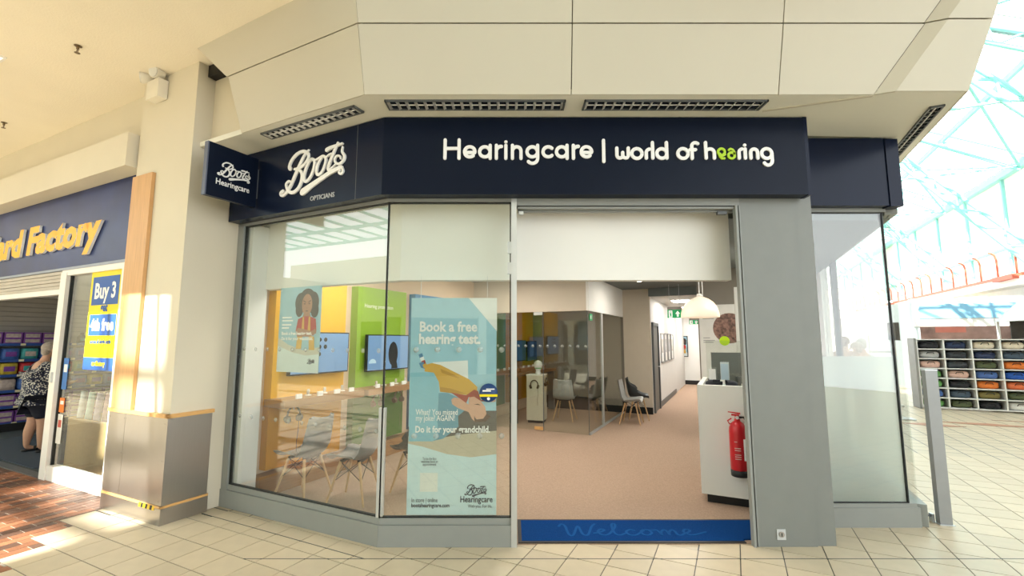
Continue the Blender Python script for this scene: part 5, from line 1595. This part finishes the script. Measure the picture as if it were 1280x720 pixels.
rs = thing('round_sticker', 'round navy sticker with a yellow band on the front window glass', 'sticker', (-.195, 3.838, 1.205), 0)
obj('disc', MB().lathe([(.0001, 0), (.076, 0), (.076, .002)], 28, axis='y'), mat('sticker_navy', (.012, .05, .17), .4), rs)
obj('yellow_band', MB().box(-.074, .074, -.002, 0, -.032, -.012), PY, rs)
obj('printed_marks', MB().box(-.05, .02, -.002, 0, .01, .022).box(-.02, .05, -.002, 0, .026, .034).lathe([(.0001, -.002), (.013, -.002)], 10, (-.0, 0, -.048), axis='y'), WHITE, rs)

# ================================================================== the mall on the far side
MW = mat('mall_white', (.82, .80, .77), .7, noise=.03)
wr = struct('wall_mall', MB().box(11.0, 11.3, 3, 45, 0, 3.5), MW, GP(0, 0), GA, cat='wall', label='white mall wall behind the bag stand')
struct('wall_mall_ledge', MB().box(10.5, 11.3, 3, 45, 3.3, 3.55), MW, GP(0, 0), GA, cat='wall')
uw = struct('wall_mall_upper', MB().box(11.25, 11.4, 3, 45, 3.5, 7.3), MW, GP(0, 0), GA, cat='wall', label='white panelled upper mall wall under the glass roof')
for k in range(15):
    obj('mullion', MB().box(11.17, 11.25, 4 + k * 2.8, 4.10 + k * 2.8, 3.5, 7.2), TURQ, uw)
obj('eaves_beam', MB().box(11.05, 11.25, 3, 45, 7.1, 7.35), TURQ, uw)
obj('sill_rail', MB().box(11.17, 11.25, 3, 45, 4.7, 4.78), TURQ, uw)
struct('wall_mall_end', MB().box(4.1, 11.3, 44.8, 45, 0, 9), MW, GP(0, 0), GA, cat='wall')
# red railing
rl = thing('railing', 'red painted railing with hooked posts along the upper ledge of the mall', 'railing', GP(10.6, 8, 3.55), GA)
obj('bottom_rail', MB().box(-.03, .03, 0, 32, .02, .12), RAILRED, rl)
pm_ = MB().tube([(0, 0, 0), (0, 0, .65), (-.03, 0, .80), (-.10, 0, .88), (-.18, 0, .90)], .028, 6).mesh('post', RAILRED)
for k in range(28):
    o = bpy.data.objects.new('post', pm_); COL.objects.link(o); o.parent = rl
    o.location = (0, .4 + k * 1.13, .05)
for t in (8.0, 20.0):
    obj('gutter_box', MB().box(-.25, -.02, t, t + 1.2, -.06, .08), RAILRED, rl)

# glazed roof: gable along the mall
EZ, RZ, UE, UR, UL = 7.3, 10.6, 11.1, 5.3, -.15
LZ = 7.3
gr = struct('ceiling_glass', None, None, GP(0, 0), GA, cat='glass roof', label='gabled glass roof on turquoise steel over the mall')
T0, T1 = -15.0, 45.0
def rp_(u, t, up=0.0):
    z = EZ + (UE - u) / (UE - UR) * (RZ - EZ) if u > UR else LZ + (u - UL) / (UR - UL) * (RZ - LZ)
    return (u, t, z + up)
for k in range(20):
    t = T0 + k * 3.0
    for ua, ub in ((UE, UR), (UR, UL)):
        a, b, c, d = rp_(ua, t), rp_(ua, t + 3), rp_(ub, t + 3), rp_(ub, t)
        if t < 3:
            obj('shade_board', MB().plate([a, b, c, d], .04), MW, gr)  # opaque boards added out of view to dim the light below
        else:
            obj('roof_pane', MB().add([a, b, c, d], [(0, 1, 2, 3)]), GLASSR, gr)
gbm = mat('grey_bar', (.36, .42, .42), .5)
_a, _b = Vector(rp_(UE, 0, -.03)), Vector(rp_(UR, 0, -.03))
bar_mesh = MB().bar(_a, _b, .035, .05).mesh('glazing_bar', gbm)
for k in range(70):
    o = bpy.data.objects.new('glazing_bar', bar_mesh); COL.objects.link(o); o.parent = gr
    o.location = (0, 3.0 + k * .6, 0)
gb = MB()
for k in range(101):
    t = T0 + k * .6
    if t < 3:
        gb.bar(rp_(UE, t, -.03), rp_(UR, t, -.03), .035, .05)
    gb.bar(rp_(UR, t, -.03), rp_(UL, t, -.03), .035, .05)
stuff(obj('glazing_bars', gb, gbm, gr))
for u in (UE - 1.9, UE - 3.9, UR, UL + 3.7, UL + 1.8, UL):
    obj('purlin', MB().bar(rp_(u, T0, -.16), rp_(u, T1, -.16), .09, .14), TURQ, gr)


def lattice(name, p, q, dep, n, rad, parent):
    """lattice girder from p to q: two chords and zigzag web"""
    p = Vector(p); q = Vector(q); d = (q - p).normalized()
    side = Vector((0, 1, 0)).cross(d).normalized() * dep
    mb = MB()
    mb.cyl(p, q, rad, n=8); mb.cyl(p + side, q + side * .4, rad, n=8)
    for k in range(n):
        a = p + (q - p) * (k / n); b = p + (q - p) * ((k + 1) / n); f = 1 - .6 * (k + .5) / n
        c = p + (q - p) * ((k + .5) / n) + side * f
        mb.cyl(a, c, rad * .55, n=6).cyl(c, b, rad * .55, n=6)
    return obj(name, mb, TURQ, parent)


for k, t in enumerate((-6.5, -1.0, 5.5, 10.7, 16.2, 21.8, 27.5, 33)):
    z = EZ
    lattice('lattice_girder', (10.85, t, 3.9 if t > 4 else 5.5), (6.4, t, 9.6), .42, 9, .062, gr)
    lattice('lattice_girder', (10.9, t, 6.9), (UR, t, RZ - .3), .5, 9, .055, gr)
    lattice('lattice_girder', (UR, t, RZ - .3), (UL + .1, t, LZ - .25), -.5, 9, .055, gr)
    obj('tie_rod', MB().cyl((10.9, t, 7.0), (UL, t, 7.1), .035, n=8).cyl((UR, t, 7.05), (UR, t, RZ - .3), .03, n=8), TURQ, gr)
for t0, t1 in ((5.5, 10.7), (10.7, 16.2), (16.2, 21.8), (21.8, 27.5)):
    obj('brace', MB().cyl((10.9, t0, 7.0), rp_(7.3, t1, -.2), .04, n=8).cyl((10.9, t1, 7.0), rp_(7.3, t0, -.2), .04, n=8), TURQ, gr)
# upstand between the cream ceiling and the glass roof, and over the shop roof
struct('wall_upstand', MB().box(-.30, -.15, -3.3, .3, 4.42, 7.35).box(-.30, -.15, -15, -3.3, 6.9, 7.35), MW, GP(0, 0), GA, cat='wall')
struct('wall_upstand.001', MB().box(-.30, -.15, .3, 45, 4.75, 7.35), MW, GP(0, 0), GA, cat='wall')
struct('wall_upstand.002', MB().prism([(-.7, 3.9), (3.6, 3.9), (3.6, 4.0), (-.7, 4.0)], 4.55, 4.75), MW, cat='wall')

# flat glazed roof of the side aisle
ar = struct('ceiling_glass.001', None, None, GP(0, 0), GA, cat='glass roof', label='flat glazed roof over the side aisle')
for k in range(6):
    obj('roof_pane', MB().add([(-22 + k * 3.62, -16, 7.3), (-18.38 + k * 3.62, -16, 7.3), (-18.38 + k * 3.62, -3.3, 7.3), (-22 + k * 3.62, -3.3, 7.3)], [(0, 1, 2, 3)]), GLASSR, ar)
gb = MB()
for k in range(18):
    gb.bar((-22 + k * 1.27, -16, 7.22), (-22 + k * 1.27, -3.3, 7.22), .06, .12)
for k in range(6):
    gb.bar((-22, -15.5 + k * 2.4, 7.1), (-.3, -15.5 + k * 2.4, 7.1), .08, .16)
stuff(obj('glazing_bars', gb, TURQ, ar))
# opposite side of the mall, behind the photographer: band seen as reflections, high wall added against the sun
wb = struct('wall_opposite', None, None, GP(0, 0), GA, cat='building', label='cream mall frontage opposite the hearing shop')
obj('front_band', MB().box(-22, -2.2, -16.3, -16.0, 2.6, 6.2).box(-2.2, 16, -16.3, -16.0, 2.6, 8.5), CREAM, wb)
obj('sun_block_wall', MB().box(-3.6, 16, -16.3, -16.0, 11.7, 20).box(-2.2, 16, -16.3, -16.0, 8.5, 11.7).box(-22, -5.9, -16.3, -16.0, 11.7, 20), CREAM, wb)  # unseen high wall added to block the sun, its gaps shape the patches
obj('shop_wall', MB().box(-22, 16, -16.25, -16.1, 0, 2.6), mat('opposite_shop_dark', (.10, .10, .10), .3, noise=.5, nscale=2), wb)
for k in range(9):
    obj('shop_pier', MB().box(-18 + k * 3.6, -17.6 + k * 3.6, -16.1, -15.9, 0, 2.7), CREAM, wb)
obj('sun_dapple_bar', MB().box(-5.2, -5.1, -16.2, -16.1, 8.5, 20).box(-4.4, -4.3, -16.2, -16.1, 8.5, 20).box(-5.9, -3.6, -16.2, -16.1, 12.8, 12.95).box(-5.9, -3.6, -16.2, -16.1, 14.4, 14.55).box(-22, 16, -16.2, -16.1, 10.0, 10.08), TURQ, wb)  # unseen bars added across the opening to dapple the sun
struct('wall_left_end', MB().box(-16.2, -16, -16, 0, 0, 4.5), CREAM, GP(0, 0), GA, cat='wall')

# ------------------------------------------------------------------ bag stand
bsn = thing('bag_stand', 'white pigeonhole stand filled with rolled bags in the mall', 'display stand', GP(6.62, 11.3, 0), GA)
BW = mat('white_board', (.80, .80, .77), .5)
NC, NR, CW, RH = 5, 7, .495, .228
obj('back_board', MB().box(0, NC * CW, .40, .42, .03, NR * RH + .05), mat('grey_back', (.45, .46, .47), .6), bsn)
for i in range(NR + 1):
    obj('shelf', MB().box(0, NC * CW, 0, .40, .03 + i * RH, .05 + i * RH), BW, bsn)
for j in range(NC + 1):
    obj('divider', MB().box(j * CW - .012, j * CW + .012, 0, .40, .03, .05 + NR * RH), BW, bsn)
obj('side_board', MB().box(-.06, -.014, -.02, .45, .0, NR * RH + .08), mat('stand_grey', (.25, .25, .24), .5), bsn)
BC = {'black': (.015, .015, .02), 'charcoal': (.04, .045, .055), 'navy': (.02, .035, .09), 'royal blue': (.02, .10, .45), 'blue': (.08, .16, .42), 'orange': (.75, .20, .035), 'coral': (.72, .17, .06),
      'green': (.12, .32, .09), 'olive': (.09, .11, .05), 'khaki': (.20, .16, .05), 'white': (.80, .79, .76), 'cream': (.72, .62, .48), 'blush': (.70, .45, .38), 'silver grey': (.42, .42, .42), 'slate': (.06, .09, .13)}
GRID = [['black', 'navy', 'cream', 'cream', 'white'], ['silver grey', 'charcoal', 'navy', 'slate', 'white'], ['blush', 'charcoal', 'olive', 'orange', 'black'],
        ['green', 'blush', 'blue', 'royal blue', 'white'], ['green', 'black', 'orange', 'coral', 'white'], ['blue', 'slate', 'khaki', 'olive', 'white'], ['green', 'olive', 'black', 'white', 'white']]
ROWN = ['top', 'second', 'third', 'fourth', 'fifth', 'sixth', 'bottom']
bmesh_c = {}
for i in range(NR):
    for j in range(NC):
        n = GRID[i][j]
        if n not in bmesh_c:
            bmm = mat('bag_' + n.replace(' ', '_'), BC[n], .6, noise=.12, nscale=18)
            bmesh_c[n] = (MB().rbox(-.19, .19, -.15, .15, 0, .165, .5, 8).mesh('bag_body', bmm),
                          MB().tube([(-.07, -.14, .10), (-.05, -.165, .14), (.05, -.165, .14), (.07, -.14, .10)], .008, 6).mesh('bag_handle', mat('handle_dark', (.03, .03, .03), .6)))
        a, b = bmesh_c[n]
        r = thing('rolled_bag', '%s rolled bag in the %s row of the white stand, %s column' % (n, ROWN[i], NTH[j]), 'bag', GP(6.62 + (j + .5) * CW, 11.3 + .20, .051 + (NR - 1 - i) * RH), GA, 'rolled bags in the pigeonhole stand')
        x = bpy.data.objects.new('bag_body', a); COL.objects.link(x); x.parent = r
        y = bpy.data.objects.new('bag_handle', b); COL.objects.link(y); y.parent = r

# grey bollard post in front
gpz = struct('trim_6', None, None, (0, 0, 0), 0, cat='post', label='leaning-free grey metal post')
bpy.data.objects.remove(gpz)
po = thing('barrier_post', 'square grey metal post standing by the corner window', 'post', (3.88, 4.27, 0), R(-12))
obj('shaft', MB().box(-.048, .048, -.03, .03, .0, 1.36), mat('post_grey', (.30, .31, .31), .35, metal=.3), po)
obj('cap', MB().box(-.05, .05, -.032, .032, 1.36, 1.368), SILVER, po)
obj('base_plate', MB().box(-.06, .06, -.045, .045, 0, .006), SILVER, po)
st5 = thing('floor_stay', 'low dark bar joining the corner window plinth to the grey post', 'bar', (3.62, 4.33, 0), R(-3))
obj('bar', MB().box(-.008, .20, -.012, .012, .05, .065), DGREY, st5)
obj('clip', MB().box(-.012, .02, -.02, .02, .04, .075).box(.185, .205, -.02, .02, .0, .075), SILVER, st5)

# white wire stand, hanging board, shops behind
ws = thing('wire_display', 'pale wire display with curled loops beside the bag stand', 'display stand', GP(5.75, 11.6, 0), GA)
PW_ = mat('pale_wire', (.55, .58, .58), .4)
obj('upright', MB().cyl((0, 0, 0), (0, 0, 1.75), .02).cyl((.45, 0, 0), (.45, 0, 1.75), .02), PW_, ws)
obj('foot', MB().box(-.1, .55, -.2, .2, 0, .03), PW_, ws)
for k, (x, z, r) in enumerate(((.15, .35, .14), (.32, .55, .15), (.14, .75, .13), (.34, .30, .11))):
    obj('wire_loop', MB().tube([(x + r * math.cos(a), -.03, z + r * math.sin(a)) for a in [2 * math.pi * q / 18 for q in range(19)]], .012, 6), DGREY, ws)
obj('tray', MB().box(-.05, .5, -.15, .15, .98, 1.05).box(-.05, .5, -.15, .15, 1.30, 1.36), PW_, ws)
hb2 = thing('hanging_board', 'small black board on a stand beyond the corner window', 'board', (8.02, 9.7, 0), GA)
obj('board', MB().box(0, .20, 0, .03, 1.62, 2.0), BLACK, hb2)
obj('stand', MB().cyl((.1, .015, .02), (.1, .015, 1.62), .015).box(-.1, .3, -.15, .18, 0, .02), PW_, hb2)

sp_ = thing('shop_unit', 'white mall shop with a pale blue sign beyond the bag stand', 'shop', GP(8.05, 16.0), GA)
obj('side_wall', MB().box(-.15, 0, 0, 3, 0, 2.9).box(2.6, 2.75, 0, 3, 0, 2.9), mat('pale_blue_grey', (.52, .60, .64), .6), sp_)
obj('header', MB().box(-.15, 2.75, -.05, .3, 2.05, 2.95), MW, sp_)
sgn = obj('sign', MB().box(0, 2.5, -.09, -.05, 2.3, 2.75), mat('pale_sign_blue', (.20, .42, .60), .5), sp_)
obj('sign_end', MB().box(2.36, 2.52, -.10, -.05, 2.28, 2.77), mat('bright_sign_blue', (.03, .25, .55), .5), sgn)
obj('doorway', MB().box(0, 2.6, 1.2, 1.3, 0, 2.3), mat('dim_doorway', (.32, .20, .17), .7, noise=.4, nscale=3), sp_)
obj('counter', MB().box(.3, 2.3, .6, 1.0, 0, 1.0), MW, sp_)
obj('red_panel', MB().box(.55, 1.3, .55, .58, 1.86, 2.04), mat('coral_sign', (.62, .22, .18), .5), sp_)
cn = thing('market_stall', 'market stall with a pale pitched canopy and dark goods beyond the bag stand', 'stall', GP(9.9, 13.2), GA)
obj('canopy', MB().add([(-.3, -.4, 2.15), (1.0, -.4, 2.15), (1.0, 2.2, 2.15), (-.3, 2.2, 2.15), (-.1, .9, 2.85), (.85, .9, 2.85)], [(0, 1, 5, 4), (2, 3, 4, 5), (0, 4, 3), (1, 2, 5), (3, 2, 1, 0)]), mat('pale_canopy', (.50, .54, .56), .7), cn)
for x, y in ((-.25, -.35), (.95, -.35), (-.25, 2.15), (.95, 2.15)):
    obj('leg', MB().box(x - .03, x + .03, y - .03, y + .03, 0, 2.16), MW, cn)
obj('table', MB().box(-.2, .95, -.3, .9, .75, .82).box(-.15, .9, -.2, .8, 0, .75), MW, cn)
obj('back_cloth', MB().box(-.2, .95, 1.6, 1.64, .4, 2.15), mat('stall_dark', (.05, .045, .04), .8, noise=.5, nscale=4), cn)
random.seed(3)
for k in range(5):
    c = random.choice(['white', 'silver grey', 'black', 'cream'])
    o = obj('stall_parcel', MB().rbox(-.12, .12, -.12, .12, 0, .26, .5, 7), MATS['bag_' + c.replace(' ', '_')], None, GP(9.82 + .22 * k, 13.05 + .30 * (k % 2), .822), GA + R(k * 7))
    tag(o, '%s bundle on the market stall table, %s from the bag stand' % (c, NTH[k]), 'bundle', 'bundles on the market stall')

# people added beyond the corner window in place of its reflections
HB = mat('brown_hair', (.10, .06, .035), .7, noise=.2, nscale=40)
HW = mat('white_hair', (.55, .53, .50), .7, noise=.1, nscale=40)
for (x, y), rz, h, lb_, hm_, tc3, bk_ in (((6.62, 8.75), 40, 1.56, 'grey-haired person in a pale blue top standing in for a reflection in the corner window', GHAIR, ('top_pale_blue', (.40, .50, .58)), 1.25),
                                     ((7.02, 9.15), 10, 1.63, 'white-haired person in a white shirt standing in for a reflection in the corner window', HW, ('top_white', (.66, .66, .64)), 1.2),
                                     ((7.22, 9.9), -60, 1.66, 'brown-haired person in a rust top standing in for a reflection in the corner window', HB, ('top_rust', (.30, .12, .06)), 1.0),
                                     ((7.55, 10.4), 120, 1.64, 'brown-haired person in a dark green coat farther off, standing in for a window reflection', HB, ('top_green', (.05, .10, .07)), 1.1)):
    person((x, y, .0), R(rz), h, lb_, hm_, mat(tc3[0], tc3[1], .8), mat('dark_trousers', (.03, .035, .05), .8), bk_, True, .06, .06)
